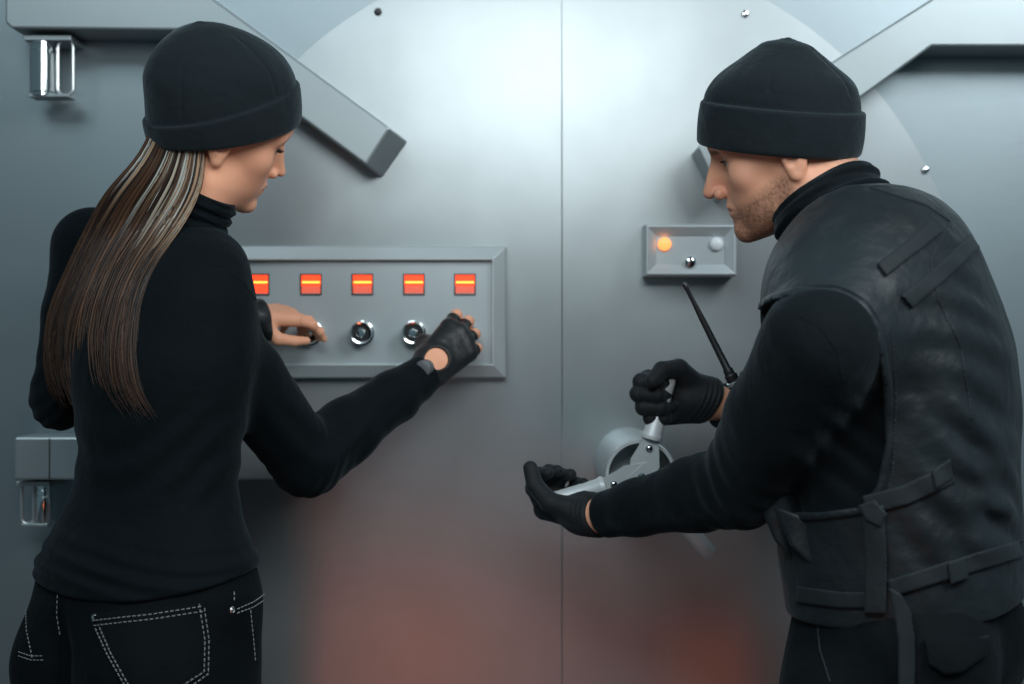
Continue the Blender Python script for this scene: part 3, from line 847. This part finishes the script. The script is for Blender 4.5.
# beanie
HU = WHR@nrm(V(-.62, .04, 1)); HRm = basis(WHR@nrm(V(1, 0, .62)), HU); Rl = np.stack([-HRm[:, 1], HRm[:, 0], HRm[:, 2]], 1)
HO = WHO+WHR@V(.002, 0, -.009)*WHS
W_H = Loft(HO, Rl, [(-.004, 0, -.001, .080, .099), (.02, 0, 0, .084, .103), (.045, 0, .001, .085, .103), (.07, 0, .001, .082, .1), (.098, 0, -.003, .073, .090), (.121, 0, -.008, .056, .071), (.139, 0, -.012, .036, .046), (.150, 0, -.014, .017, .022), (.154, 0, -.014, .005, .007)], cap=.010)
def w_hat(P):
    P = P.astype(F32); q = (P-HO.astype(F32))@Rl.astype(F32)
    d = W_H(P)-.002
    d = d+.0022*waves(P, 31, 42, (1, 1, 1.6))
    tilt = q[:, 2]+.10*q[:, 1]
    bnd = W_H(P)-.0060+.0008*waves(P, 33, 60)
    # the turned-up cuff follows a rising line towards the brow
    line = .044+.012*np.clip(q[:, 1]/.10, -1, 1)
    bnd = smax(bnd, q[:, 2]-line, .004)
    d = smin(d, bnd, .0015)
    # seams from the crown
    ang = np.arctan2(q[:, 0], q[:, 1]); 
    for a0 in (-2.3, -.75, .8, 2.3):
        da = np.abs(np.angle(np.exp(1j*(ang-a0))))*np.hypot(q[:, 0], q[:, 1])
        d = d+.0016*np.exp(-(da/.0025)**2)*(q[:, 2] > line+.004)*np.clip((np.hypot(q[:, 0], q[:, 1])-.015)/.02, 0, 1)
    low = 0*q[:, 1]
    d = smax(d, low-q[:, 2], .006)
    return smax(d, -(W_H(P)+.004), .001) if False else d
beanie = sdf_obj('beanie', w_hat, HO-.14, HO+.18, .0022, M['wool'], wo, slack=4); child_of_mesh(beanie, wo)

# hair
L_ = [(150, 132), (142, 152), (103, 194), (75, 251), (48, 312), (43, 352), (46, 385), (60, 410)]
R_ = [(204, 132), (206, 152), (203, 190), (182, 228), (150, 268), (136, 305), (131, 350), (136, 392), (158, 422)]
def resamp(pl, n=40):
    pl = np.array(pl, float); s = np.concatenate([[0], np.cumsum(np.linalg.norm(np.diff(pl, axis=0), axis=1))]); s /= s[-1]; t = np.linspace(0, 1, n)
    p = np.stack([np.interp(t, s, pl[:, 0]), np.interp(t, s, pl[:, 1])], 1)
    for _ in range(6): p[1:-1] = (p[:-2]+2*p[1:-1]+p[2:])/4
    return p
Lp, Rp = resamp(L_), resamp(R_)
# depth of the body under the hair, on a coarse lattice, smoothed
NU, NT = 9, 40; Dp = np.zeros((NT, NU))
cloth = lambda P: np.minimum(np.minimum(w_top(P), WH(P)), cone(P, WN0, WN1, .055, .05))
for i in range(NT):
    for j in range(NU):
        p = Lp[i]+(Rp[i]-Lp[i])*j/(NU-1); r = trace(cloth, p[0], p[1], 1.8, 2.5)
        Dp[i, j] = r[1] if r is not None else np.nan
for i in range(NT):
    row_ = Dp[i]; ok = ~np.isnan(row_); Dp[i] = np.interp(np.arange(NU), np.nonzero(ok)[0], row_[ok]) if ok.any() else 2.12
Dp = np.minimum(Dp, 2.20)
for _ in range(8):
    Dp[1:-1] = (Dp[:-2]+2*Dp[1:-1]+Dp[2:])/4; Dp[:, 1:-1] = (Dp[:, :-2]+2*Dp[:, 1:-1]+Dp[:, 2:])/4
def hair_pt(u, t, lift):
    i = t*(NT-1); i0 = int(min(i, NT-2)); f_ = i-i0
    p = (Lp[i0]+(Rp[i0]-Lp[i0])*u)*(1-f_)+(Lp[i0+1]+(Rp[i0+1]-Lp[i0+1])*u)*f_
    j = u*(NU-1); j0 = int(min(max(j, 0), NU-2)); g_ = min(max(j-j0, 0), 1)
    Y = (Dp[i0, j0]*(1-g_)+Dp[i0, j0+1]*g_)*(1-f_)+(Dp[i0+1, j0]*(1-g_)+Dp[i0+1, j0+1]*g_)*f_
    return at(p[0], p[1], Y-.004-lift*(1-abs(2*u-1)**3*.8))
vs = []; fs = []; cs = []
rr = random.Random(5)
def strand(u0, u1, t0, t1, lift, r0, ctop, cbot, tb, seed):
    """one tapered lock running down the head of hair"""
    n = 26; q = random.Random(seed); ph = q.uniform(0, 6); fr = q.uniform(5, 9); am = q.uniform(.008, .024); base = len(vs); k = 5
    pts = []
    for i in range(n):
        s = i/(n-1); t = t0+(t1-t0)*s
        u = u0+(u1-u0)*s+am*math.sin(s*fr+ph)*(.3+s)
        pts.append(hair_pt(u, t, lift*(1-.5*s**3)))
    for i, p in enumerate(pts):
        d_ = nrm(pts[min(i+1, n-1)]-pts[max(i-1, 0)]); a = nrm(np.cross(d_, V(0, 1, 0))); b_ = np.cross(d_, a); s = i/(n-1)
        rad = r0*min(1, 2.2*(1-s)+.12)*(.75+.25*min(1, s*6)); t = t0+(t1-t0)*s
        w = min(1, max(0, (t-tb)/.26)); w = w*w*(3-2*w)
        c = [ctop[m_]*(1-w)+cbot[m_]*w for m_ in range(3)]
        for j in range(k):
            an = 2*math.pi*j/k; vs.append(p+a*math.cos(an)*rad*1.25+b_*math.sin(an)*rad*.75); cs.append(c)
    for i in range(n-1):
        for j in range(k): fs.append((base+i*k+j, base+i*k+(j+1) % k, base+(i+1)*k+(j+1) % k, base+(i+1)*k+j))
darks = [(.020, .011, .008), (.030, .017, .011), (.045, .024, .014), (.014, .009, .008), (.07, .036, .02)]
pale = [(.40, .42, .38), (.52, .55, .51), (.36, .31, .24), (.32, .21, .13), (.30, .18, .10)]
ends = [(.075, .036, .020), (.12, .058, .031), (.035, .019, .012), (.055, .027, .015)]
NCL = 60
for c in range(NCL):
    uc = (c+.5)/NCL; streak = rr.random() < (.40+.5*(uc > .58)+.1*(uc < .18)); tl = rr.uniform(.86, 1.0); ue = min(1, max(0, uc+rr.uniform(-.06, .06)))
    lightc = rr.random() < .45; dk = rr.choice(darks); pl_ = rr.choice(pale); ed = rr.choice(ends); tb = rr.uniform(.04, .18)+(.10 if uc > .58 else 0)
    for s in range(14):
        u0 = uc+rr.gauss(0, .010); u1 = ue+rr.gauss(0, .022+.01*rr.random()); lf = rr.uniform(.001, .016)
        j = 1+rr.uniform(-.25, .25)
        ct = [x*j for x in (rr.choice((pl_, pl_, rr.choice(pale))) if (streak and rr.random() < .68) or rr.random() < .10 else dk)]; cb = [x*j for x in (ed if lightc and rr.random() < .7 else rr.choice((dk, dk, rr.choice(darks))))]
        strand(min(1, max(0, u0)), u1, rr.uniform(0, .02), min(1.02, tl+rr.uniform(-.16, .035)), lf, rr.uniform(.0007, .0014), ct, cb, tb, c*7+(s % 3))
hair = mesh_obj('hair', vs, fs, M['hair'], wo, True, np.array(cs)); child_of_mesh(hair, wo)
# under-layer
vs2 = []; nu, ntt = 14, 34
for side in (0, 1):
    for i in range(ntt):
        for j in range(nu):
            u = .04+.92*j/(nu-1); t = i/(ntt-1)*(.90+.05*math.sin(j*1.9)); vs2.append(hair_pt(u, t, 0)+(V(0, .02*(1-(2*u-1)**2)+.001, 0) if side else V(0, -.0015, 0)))
fs2 = []
N_ = nu*ntt
for i in range(ntt-1):
    for j in range(nu-1):
        a = i*nu+j; fs2.append((a, a+1, a+nu+1, a+nu)); fs2.append((N_+a, N_+a+nu, N_+a+nu+1, N_+a+1))
for i in range(ntt-1):
    for j in (0, nu-1):
        a = i*nu+j; fs2.append((a, a+nu, N_+a+nu, N_+a))
for j in range(nu-1):
    for i in (0, ntt-1):
        a = i*nu+j; fs2.append((a, a+1, N_+a+1, N_+a))
ul = mesh_obj('hair_underlayer', vs2, fs2, M['hair'], hair, True, np.tile((.012, .008, .007), (len(vs2), 1)))
hp = V(at(149, 0, 2.15)[0], 2.15, 0)
boots([tuple((hp+WR*.11*s)[:2]) for s in (1, -1)], a45, wo, .16, .046)
# ------------------------------------------------------------------ the man at the wheel
mo = root('person', (.52, 2.10, 0)); prop(mo, 'bearded man in black vest, beanie and gloves leaning forward to turn the wheel', 'person')
ay = math.radians(150)
MF = V(math.cos(ay), math.sin(ay), 0); MR = V(math.sin(ay), -math.cos(ay), 0)
RM = np.stack([MR, MF, V(0, 0, 1)], 1); OM = V(.52, 2.10, 0)
def mrow(z, px, a, b, Y=2.10):
    p = V(at(px, 0, Y)[0], Y, 0)-OM; return (z, p@MR, p@MF, a, b)
M_T = Loft(OM, RM, [mrow(.74, 886, .155, .125), mrow(.80, 886, .163, .130), mrow(.906, 903, .165, .130), mrow(1.0, 898, .160, .130), mrow(1.08, 893, .165, .135), mrow(1.16, 893, .178, .140), mrow(1.24, 890, .190, .142),
    mrow(1.29, 884, .192, .130), mrow(1.34, 880, .184, .118), mrow(1.38, 878, .155, .098), mrow(1.41, 876, .115, .070), mrow(1.43, 872, .070, .045)], cap=.03)
MLS, MLE, MLW = at(823, 343, 1.90), at(742, 484, 2.08), at(597, 516, 2.25)
MRS, MRE, MRW = V(.57, 2.28, 1.29), V(.48, 2.43, 1.09), V(.290, 2.348, 1.166)
MN0, MN1 = at(848, 228, 2.12), at(812, 165, 2.165)
MHR_ = hand('R', MRW, (-1, .04, .03), (0, 1, .05), [(72, 92, 62), (74, 94, 62), (76, 95, 62), (78, 95, 60)], [(.6, .55, .45), (.75, .0, .65), (.45, -.45, .55)], 1.0, fan=.03)
MHL_ = hand('L', MLW+V(0, 0, -.004), (-.58, .81, .02), (-.05, -.12, -1), [(42, 76, 50), (44, 76, 50), (46, 76, 50), (50, 76, 50)], [(.75, .55, .20), (.70, .35, .60), (.40, .10, .90)], 1.0, fan=.03)
mhR, mlR, muR = hand_sdf(MHR_); mhL, mlL, muL = hand_sdf(MHL_)
def m_upper(P, o=0.0):
    d = M_T(P, o)
    d = smin(d, cone(P, at(866, 272, 2.08), MLS+V(.01, .03, .0), .064+o, .064+o), .05)
    d = smin(d, cone(P, at(885, 255, 2.12), MRS, .062+o, .066+o), .05)
    l = chain(P, [MLS, MLS*.5+MLE*.5, MLE, MLE*.7+MLW*.3, MLE*.3+MLW*.7, MLW], [.067+o, .062+o, .052+o, .045+o, .034+o, .028+o], .015)
    r = chain(P, [MRS, MRS*.5+MRE*.5, MRE, MRE*.7+MRW*.3, MRW], [.068+o, .058+o, .050+o, .048+o, .029+o], .015)
    d = smin(d, l, .03); return smin(d, r, .03)
HPm = V(at(886, 0, 2.10)[0], 2.10, 0)
def m_legs(P, o=0.0):
    d = M_T(P, o)
    for sg, fw in ((1, -.01), (-1, .05)):
        h = HPm+MR*.088*sg+V(0, 0, .78)
        d = smin(d, chain(P, [h, HPm+MR*.11*sg+MF*fw+V(0, 0, .48), HPm+MR*.125*sg+MF*(fw-.03)+V(0, 0, .10)], [.098+o, .070+o, .052+o], .02), .025)
        d = smin(d, ell(P, HPm+MR*.08*sg-MF*.07+V(0, 0, .85), (.09+o, .09+o, .10+o)), .03)
    return d
yaw = math.radians(164); pit = math.radians(15); rol = math.radians(-13)
hf = V(math.cos(yaw)*math.cos(pit), math.sin(yaw)*math.cos(pit), -math.sin(pit))
hu = V(math.cos(yaw)*math.sin(pit), math.sin(yaw)*math.sin(pit), math.cos(pit)); hl = np.cross(hu, hf)
hu = hu*math.cos(rol)-hl*math.sin(rol)
MHR = basis(hf, hu); MHS = 1.0; MHO = V(.3635, 2.17, 1.519)
MHg = Group(local(MHO, MHR, MHS, head_sdf(False)), MHO-.14, MHO+.14, .05)
def m_body(P):
    d = m_upper(P, -.013)
    d = smin(d, m_legs(P, -.014), .02)
    d = smin(d, cone(P, MN0, MN1, .060, .055), .03)
    d = smin(d, MHg(P), .02)
    for W_, E in ((MRW, MRE), (MLW, MLE)): d = smin(d, cone(P, W_-nrm(W_-E)*.06, W_, .024, .026), .01)
    d = smin(d, mhR(P), .01); return smin(d, mhL(P), .01)
skm = (.82, .41, .26)
S = lambda c, r, p=1.0, sym=True: soft(MHO, MHR, MHS, c, r, p, sym)
def beard(v):
    q = ((v-MHO)@MHR)/MHS; x, y, z = q[:, 0], np.abs(q[:, 1]), q[:, 2]
    line = -.026-.42*np.clip(x, 0, .1)
    w = np.clip((line-z)/.016, 0, 1)*np.clip((x+.012)/.012, 0, 1)*np.clip((z+.16)/.03, 0, 1)
    lip = np.clip(1.4-np.sqrt(((x-.088)/.014)**2+(y/.020)**2+((z+.068)/.0085)**2), 0, 1)
    w = w*(1-lip)
    nz = np.random.default_rng(3).normal(size=len(v))*.5+waves(v.astype(F32), 41, 90, n=20)*.25
    return np.clip(w*(.60+.26*nz), 0, .9)
def nape(v):
    q = ((v-MHO)@MHR)/MHS; x, y, z = q[:, 0], np.abs(q[:, 1]), q[:, 2]
    w = np.clip((z+.030+.55*np.clip(-x-.03, 0, 1))/.02, 0, 1)*np.clip((.012-x)/.012, 0, 1)*np.clip((.0765-y)/.002, 0, 1)
    nz = np.random.default_rng(4).normal(size=len(v))*.6
    return np.clip(w*(.45+.3*nz), 0, .8)
colm = paint(skm, [(S((.10, .010, -.036), (.02, .02, .016), .30), (.60, .24, .17)), (S((.055, .048, -.03), (.025, .025, .022), .2), (.62, .28, .20)), (beard, (.135, .070, .042)), (nape, (.20, .15, .12)),
    (S((.088, .0, -.0675), (.010, .021, .0055), .7), (.42, .17, .13)), (S((.091, .030, .0150), (.018, .022, .0045), .8), (.13, .075, .045)), (S((.068, .034, .0), (.02, .018, .008), .35), (.30, .16, .12))])
mbody = sdf_obj('body', m_body, V(-.02, 1.74, .08), V(.86, 2.56, 1.68), .0025, M['skinm'], mo, colm); child_of_mesh(mbody, mo)
eyes(MHO, MHR, MHS, mbody, (1, .02, .0), .0066); lashes(MHO, MHR, MHS, mbody, .0035)

# roll-neck pullover
CA = nrm(at(820, 190, 2.15)-at(845, 228, 2.13)); CB = at(846, 232, 2.12)
def m_top(P):
    o = .003
    d = m_upper(P, o)
    t = (P-CB.astype(F32))@CA.astype(F32)
    c = cone(P, CB-CA*.02, CB+CA*.062, .080, .0755)-.0030*np.sin(t*260+1+1.2*np.sin(P[:, 0]*40))-.0012*np.sin(t*600+P[:, 0]*90)
    c = smax(c, t-.064, .008); c = smax(c, -(cone(P, CB+CA*.03, CB+CA*.10, .064, .064)), .004)
    d = smin(d, c, .008)
    d = d+.0020*waves(P, 50, 24, (1, 1, 1.6))
    for E, S_, W_ in ((MLE, MLS, MLW), (MRE, MRS, MRW)):
        r = np.sqrt(((P-E.astype(F32))**2).sum(1)); m = np.exp(-(r/.075)**2)
        ax2 = nrm(nrm(W_-E)-nrm(S_-E)); t2 = (P-E.astype(F32))@ax2.astype(F32)
        d = d+.0026*m*np.sin(t2*190+2.2*np.sin(P[:, 1]*30+P[:, 2]*20))
    # creases at the armpit
    ap = at(868, 430, 2.0).astype(F32); r = np.sqrt(((P-ap)**2).sum(1)); d = d+.0045*np.exp(-(r/.08)**2)*np.sin((P[:, 0]*.75+P[:, 2]*.9)*170+2*np.sin(P[:, 1]*25))
    d = smax(d, .93-P[:, 2], .006)
    for W_, E, bk in ((MLW, MLE, .012), (MRW, MRE, .020)):
        n = nrm(W_-E); cut = plane(P, W_-n*bk, n); near = np.sqrt(((P-W_.astype(F32))**2).sum(1))-.13
        d = np.where(near < 0, smax(d, cut, .005), d)
    return d
mtop = sdf_obj('turtleneck_top', m_top, V(-.02, 1.74, .90), V(.86, 2.56, 1.56), .0032, M['knitm'], mo); child_of_mesh(mtop, mo)
dashes(mtop, m_top, [[(800, 316), (822, 330), (838, 352), (842, 378)]], 'shoulder_seam', 'knitm', .001, solid=True, lift=.0002)

# trousers
def m_jeans(P):
    d = m_legs(P, .006)
    d = d+.0045*waves(P, 60, 22, (1, 1, 2.0))+.0015*waves(P, 61, 60)
    d = smax(d, P[:, 2]-1.0, .004); return smax(d, .09-P[:, 2], .004)
mj = sdf_obj('work_trousers', m_jeans, V(.10, 1.74, .07), V(.86, 2.45, 1.03), .0040, M['twill'], mo); child_of_mesh(mj, mo)

# vest
M_V = Loft(OM, RM, [mrow(.885, 905, .172, .146), mrow(.93, 905, .176, .150), mrow(1.0, 900, .178, .152), mrow(1.08, 897, .185, .156), mrow(1.16, 896, .195, .158), mrow(1.24, 892, .203, .156),
    mrow(1.29, 885, .206, .148), mrow(1.34, 881, .198, .134), mrow(1.38, 880, .172, .117), mrow(1.415, 881, .138, .092), mrow(1.445, 880, .094, .062)], n=2.3, cap=.02)
arm_hole = poly_region([(735, 330), (752, 313), (768, 305), (800, 299), (835, 301), (858, 312), (872, 335), (881, 385), (884, 440), (876, 482), (862, 504), (820, 512), (740, 520), (690, 470)], 2.0)
def m_vbase(P):
    d = M_V(P)
    d = smin(d, cone(P, at(866, 266, 2.08), MLS+V(.012, .03, .004), .081, .083), .05)
    d = smin(d, cone(P, at(880, 262, 2.12), MRS, .072, .076), .05)
    d = d+.0062*waves(P, 70, 17, (1, 1, .8))+.0015*waves(P, 71, 55)
    # slack folds at the flank
    for i, (x, y, a, r_, am) in enumerate([(955, 440, .9, .07, .005), (930, 520, .6, .06, .005), (985, 500, 1.2, .06, .005), (850, 240, 2.3, .05, .0025), (930, 330, 1.5, .08, .003)]):
        c = at(x, y, 1.98).astype(F32); r = np.sqrt(((P-c)**2).sum(1)); d = d+1.5*am*np.exp(-(r/r_)**2)*np.sin(((P[:, 0]-c[0])*math.cos(a)+(P[:, 2]-c[2])*math.sin(a))*130+1.5*np.sin(P[:, 1]*30+i))
    return d
def m_vest(P):
    d = m_vbase(P)
    hole = smax(arm_hole(P), P[:, 1]-2.06, .01)
    d = smax(d, -hole, .004)
    rim = smax(np.abs(m_vbase(P)-.001)-.0034, np.abs(arm_hole(P)-.003)-.0045, .0015); rim = smax(rim, P[:, 1]-2.0, .003)
    d = smin(d, rim, .001)
    far = chain(P, [MRS+V(.0, .02, 0), MRS*.5+MRE*.5, MRE], [.072, .066, .066], .02); d = smax(d, -far, .004)
    # neck opening
    t = (P-CB.astype(F32))@CA.astype(F32)
    d = smax(d, -cone(P, CB-CA*.03, CB+CA*.2, .088, .096), .004)
    hem = .905+.20*np.clip(P[:, 0]-.56, -.05, .15)
    return smax(d, hem-P[:, 2], .006)
vest = sdf_obj('vest', m_vest, V(.20, 1.76, .86), V(.90, 2.46, 1.52), .0034, M['vest'], mo); child_of_mesh(vest, mo)
def strap(pts, Y=2.0, t=.0035, name='webbing_strap', par=None, f=m_vbase, m='strap', h=.0024, bulge=0):
    return make_patch(name, f, pts, Y, par or vest, m, t, h, bulge=bulge)
def band(line, w):
    """a ribbon outline of the given width around a drawn line"""
    L = np.array(line, float); a = []; b_ = []
    for i in range(len(L)):
        d = L[min(i+1, len(L)-1)]-L[max(i-1, 0)]; d /= np.hypot(*d); n = np.array([-d[1], d[0]])*w/2; a.append(tuple(L[i]+n)); b_.append(tuple(L[i]-n))
    return a+b_[::-1]
strap(band([(884, 268), (920, 240), (957, 211)], 15), t=.005); strap(band([(909, 300), (942, 272), (976, 240)], 16), t=.005)
strap(band([(866, 505), (905, 495), (950, 474)], 19), t=.005)
strap([(932, 471), (950, 459), (953, 478), (936, 489)], t=.008)
strap(band([(892, 588), (950, 570), (1022, 548)], 17), t=.005)
strap([(948, 563), (966, 556), (968, 578), (951, 584)], t=.008)
strap(band([(873, 508), (876, 560), (875, 612)], 21), t=.009, bulge=.002)
strap([(858, 506), (874, 500), (887, 514), (880, 527), (866, 520)], t=.013)
strap(band([(796, 594), (840, 600), (868, 600)], 16), t=.005)
dashes(vest, m_vbase, [[(870, 188), (925, 205), (950, 222), (930, 262), (938, 300), (960, 345), (972, 420)], [(892, 330), (896, 400), (893, 470), (885, 500)], [(880, 585), (950, 562), (1022, 540)]], 'piping', 'strap', .0014, solid=True, lift=.0004)
# side flaps in front, below the arm
def flap(name, pts, Y, th, m='vest', parent=None, bend=.0, h=.0028):
    """a stiff cloth flap: an outline given a distance, thickness and a slight bend"""
    reg = poly_region(pts, Y); W3 = np.array([at(x, y, Y) for x, y in pts]); lo_ = W3.min(0)-.02; hi_ = W3.max(0)+.02; lo_[1] -= abs(bend)+.02; hi_[1] += abs(bend)+.02
    cx = W3[:, 0].mean(); wx = np.ptp(W3[:, 0])/2+1e-6
    def g(P):
        y = Y+bend*((P[:, 0]-cx)/wx)**2+.002*waves(P, 81, 60)
        return smax(np.abs(P[:, 1]-y)-th, reg(P), th*.8)
    v, q = surf(g, lo_, hi_, h, slack=2.2); return mesh_obj(name, v, q, M[m], parent or vest)
flap('side_flap', [(757, 488), (772, 480), (800, 492), (806, 560), (796, 566), (774, 540), (762, 512)], 2.03, .006, bend=.02)
flap('side_flap', [(772, 505), (800, 515), (828, 545), (830, 556), (812, 566), (790, 545)], 2.0, .006, bend=.02)
hy = min(p_[1] for p_ in (trace(g_, x_, y_, 1.7, 2.4) for g_ in (m_vest, m_jeans) for x_, y_ in ((895, 590), (905, 620), (905, 660), (905, 680))) if p_ is not None)
flap('hanging_strap', [(888, 586), (901, 594), (911, 612), (915, 640), (915, 700), (898, 700), (898, 640), (893, 612)], hy-.012, .0022, 'strap', bend=.004)
# trouser pockets
def mstitch(lines): dashes(mj, m_jeans, lines, 'pocket_seam', 'strap', .0012, solid=True, lift=.0004)
make_patch('cargo_pocket', m_jeans, [(925, 640), (988, 638), (986, 655), (962, 672), (945, 674), (930, 664)], 2.0, mj, 'twill', .008, .003)
mstitch([[(830, 618), (818, 628), (820, 650), (830, 682)], [(925, 640), (960, 644), (988, 636)]])

# gloves
def m_glove(h, W_, E_, cb):
    base, lo_, hi_ = hand_sdf(h, .0026)
    n = nrm(W_-E_)
    def f(P):
        d = base(P); cf = cone(P, W_-n*.004, W_+h['d']*.03, .0305, .032); t = plane(P, W_, n)
        cf = cf-.0010*np.sin(t*900)*(t < .025)
        d = smin(d, cf, .010); d = smax(d, -plane(P, W_+n*cb, n), .003)
        return d+.0009*waves(P, 91, 110)
    return f, np.minimum(lo_, W_-.05), np.maximum(hi_, W_+.05)
for h, W_, E_, cb in ((MHL_, MLW, MLE, -.004), (MHR_, MRW, MRE, -.004)):
    f, l_, u_ = m_glove(h, W_, E_, cb); g = sdf_obj('knitted_glove', f, l_, u_, .0019, M['glovem'], mo); child_of_mesh(g, mo)

# beanie
MU = MHR@nrm(V(-.40, 0, 1)); HRm = basis(MHR@nrm(V(1, 0, .40)), MU); Rm2 = np.stack([-HRm[:, 1], HRm[:, 0], HRm[:, 2]], 1)
HO2 = MHO+MHR@V(.004, 0, -.008)
M_H = Loft(HO2, Rm2, [(-.004, 0, 0, .085, .104), (.02, 0, 0, .087, .106), (.05, 0, .001, .086, .105), (.075, 0, .001, .083, .101), (.10, 0, -.001, .072, .087), (.12, 0, .000, .053, .062), (.135, 0, .001, .035, .041), (.1445, 0, .002, .020, .024), (.149, 0, .002, .005, .006)], cap=.010)
def m_hat(P):
    P = P.astype(F32); q = (P-HO2.astype(F32))@Rm2.astype(F32)
    d = M_H(P)+.0036*waves(P, 101, 34, (1, 1, 1.3))
    line = .060
    bnd = M_H(P)-.0062+.0010*waves(P, 103, 45); bnd = smax(bnd, q[:, 2]-line, .005); d = smin(d, bnd, .0015)
    ang = np.arctan2(q[:, 0], q[:, 1])
    for a0 in (-2.75, -1.35, .2, 1.8):
        da = np.abs(np.angle(np.exp(1j*(ang-a0))))*np.hypot(q[:, 0], q[:, 1])
        d = d+.0020*np.exp(-(da/.0028)**2)*(q[:, 2] > line+.022)*np.clip((np.hypot(q[:, 0], q[:, 1])-.012)/.02, 0, 1)
    return smax(d, -q[:, 2], .007)
mb_ = sdf_obj('beanie', m_hat, HO2-.14, HO2+.17, .0023, M['wool'], mo, slack=4); child_of_mesh(mb_, mo)
boots([tuple((HPm+MR*.125*s_+MF*(fw-.03))[:2]) for s_, fw in ((1, -.01), (-1, .05))], ay, mo, .16, .056)

# ------------------------------------------------------------------ radio clipped to the vest
r0 = at(733, 380, 2.12); r1 = at(682, 279, 2.10); rd = nrm(r1-r0)
ra = root('walkie_talkie', r0-rd*.10); prop(ra, 'black handheld radio with a long antenna, worn on the chest of the vest', 'radio')
RB = basis(V(-.8, -.6, 0), rd)
def rbody(P): return rbox(P, r0-rd*.062+V(.012, 0, 0), (.016, .028, .055), .006, RB)
rb_ = sdf_obj('radio_body', rbody, r0-V(.1, .1, .2), r0+V(.1, .1, .06), .0022, M['blackm'], ra)
b = MB(); b.lathe(r0-rd*.006, rd, [(0, .0085), (.014, .0085), (.016, .0068), (.022, .0066), (.024, .0052), (.10, .0040), (.125, .0030), (.142, .0028), (.144, .0034), (.150, .0034), (.152, .002)], 20); b.build('antenna', M['blackm'], ra, smooth=True)
b = MB(); b.lathe(r0-rd*.006, rd, [(0, .0105), (.004, .0105), (.005, .0092)], 24); b.build('antenna_collar', M['satin'], ra, smooth=True)
k0 = r0-rd*.008+RB[:, 1]*-.020 if (RB[:, 1][0] < 0) else r0-rd*.008+RB[:, 1]*.020
k0 = r0-rd*.004+V(.017, 0, .004)
b = MB(); b.lathe(k0, rd, [(-.004, .0062), (.011, .0060), (.013, .0045), (.0132, .001)], 14); b.build('volume_knob', M['blackm'], ra, smooth=True)
# pouch that carries the radio
pc = r0-rd*.085+V(.026, .008, 0)
def pouch(P): return smin(rbox(P, pc, (.030, .036, .050), .012, RB), cone(P, pc, pc+V(.07, .02, 0), .03, .03), .02)
po = sdf_obj('radio_pouch', pouch, pc-V(.1, .1, .1), pc+V(.14, .14, .1), .004, M['vest'], vest)
cam = bpy.data.cameras.new('camera'); co = bpy.data.objects.new('camera', cam); COL.objects.link(co)
co.location = (0, 0, CAM_H); co.rotation_euler = (math.pi/2, 0, 0)
cam.sensor_width = 36; cam.lens = 36*FPX/1024; cam.clip_start = .05
cam.dof.use_dof = True; cam.dof.focus_distance = 2.16; cam.dof.aperture_fstop = 2.8
bpy.context.scene.camera = co
def area(name, loc, target, size, power, col=(1, 1, 1), sy=None):
    l = bpy.data.lights.new(name, 'AREA'); l.energy = power; l.color = col; l.size = size
    if sy: l.shape = 'RECTANGLE'; l.size_y = sy
    o = bpy.data.objects.new(name, l); COL.objects.link(o); o.location = loc
    o.rotation_euler = (Vector(target)-Vector(loc)).to_track_quat('-Z', 'Y').to_euler(); return o
area('key_softbox', (.09, .72, 1.98), (.09, 2.6, 1.6), .80, 7.6, (.93, .98, 1), .40)
area('fill_softbox', (-1.0, .1, 3.1), (-.2, 2.2, 1.4), 1.4, 27, (.8, .93, 1), 1.0)
area('side_softbox', (1.4, .7, 2.6), (0, 2.2, 1.45), .9, 32, (.9, .96, 1), .9)
area('warm_glow_fill', (-.30, .5, .34), (-.16, 2.6, .7), .26, .90, (1, .2, .08), .30)  # added light, no known source; its reflection makes the reddish glow low on the door
area('warm_glow_fill', (.36, 2.28, .64), (.36, 2.6, .68), .16, .026, (1, .2, .08), .20)  # added unseen light between man and door, reddens the steel beside his leg
area('warm_glow_fill', (.17, .5, .28), (.1, 2.6, .6), .12, .3, (1, .2, .08), .36)  # weaker added light for the faint glow between the other two
w = bpy.data.worlds.new('world'); bpy.context.scene.world = w; w.use_nodes = True
w.node_tree.nodes['Background'].inputs[0].default_value = (.16, .27, .32, 1); w.node_tree.nodes['Background'].inputs[1].default_value = .40
sc = bpy.context.scene; vs_ = sc.view_settings
sc.display_settings.display_device = 'sRGB'; vs_.view_transform = 'Standard'; vs_.look = 'None'; vs_.gamma = 1; vs_.exposure = 0; vs_.use_curve_mapping = False
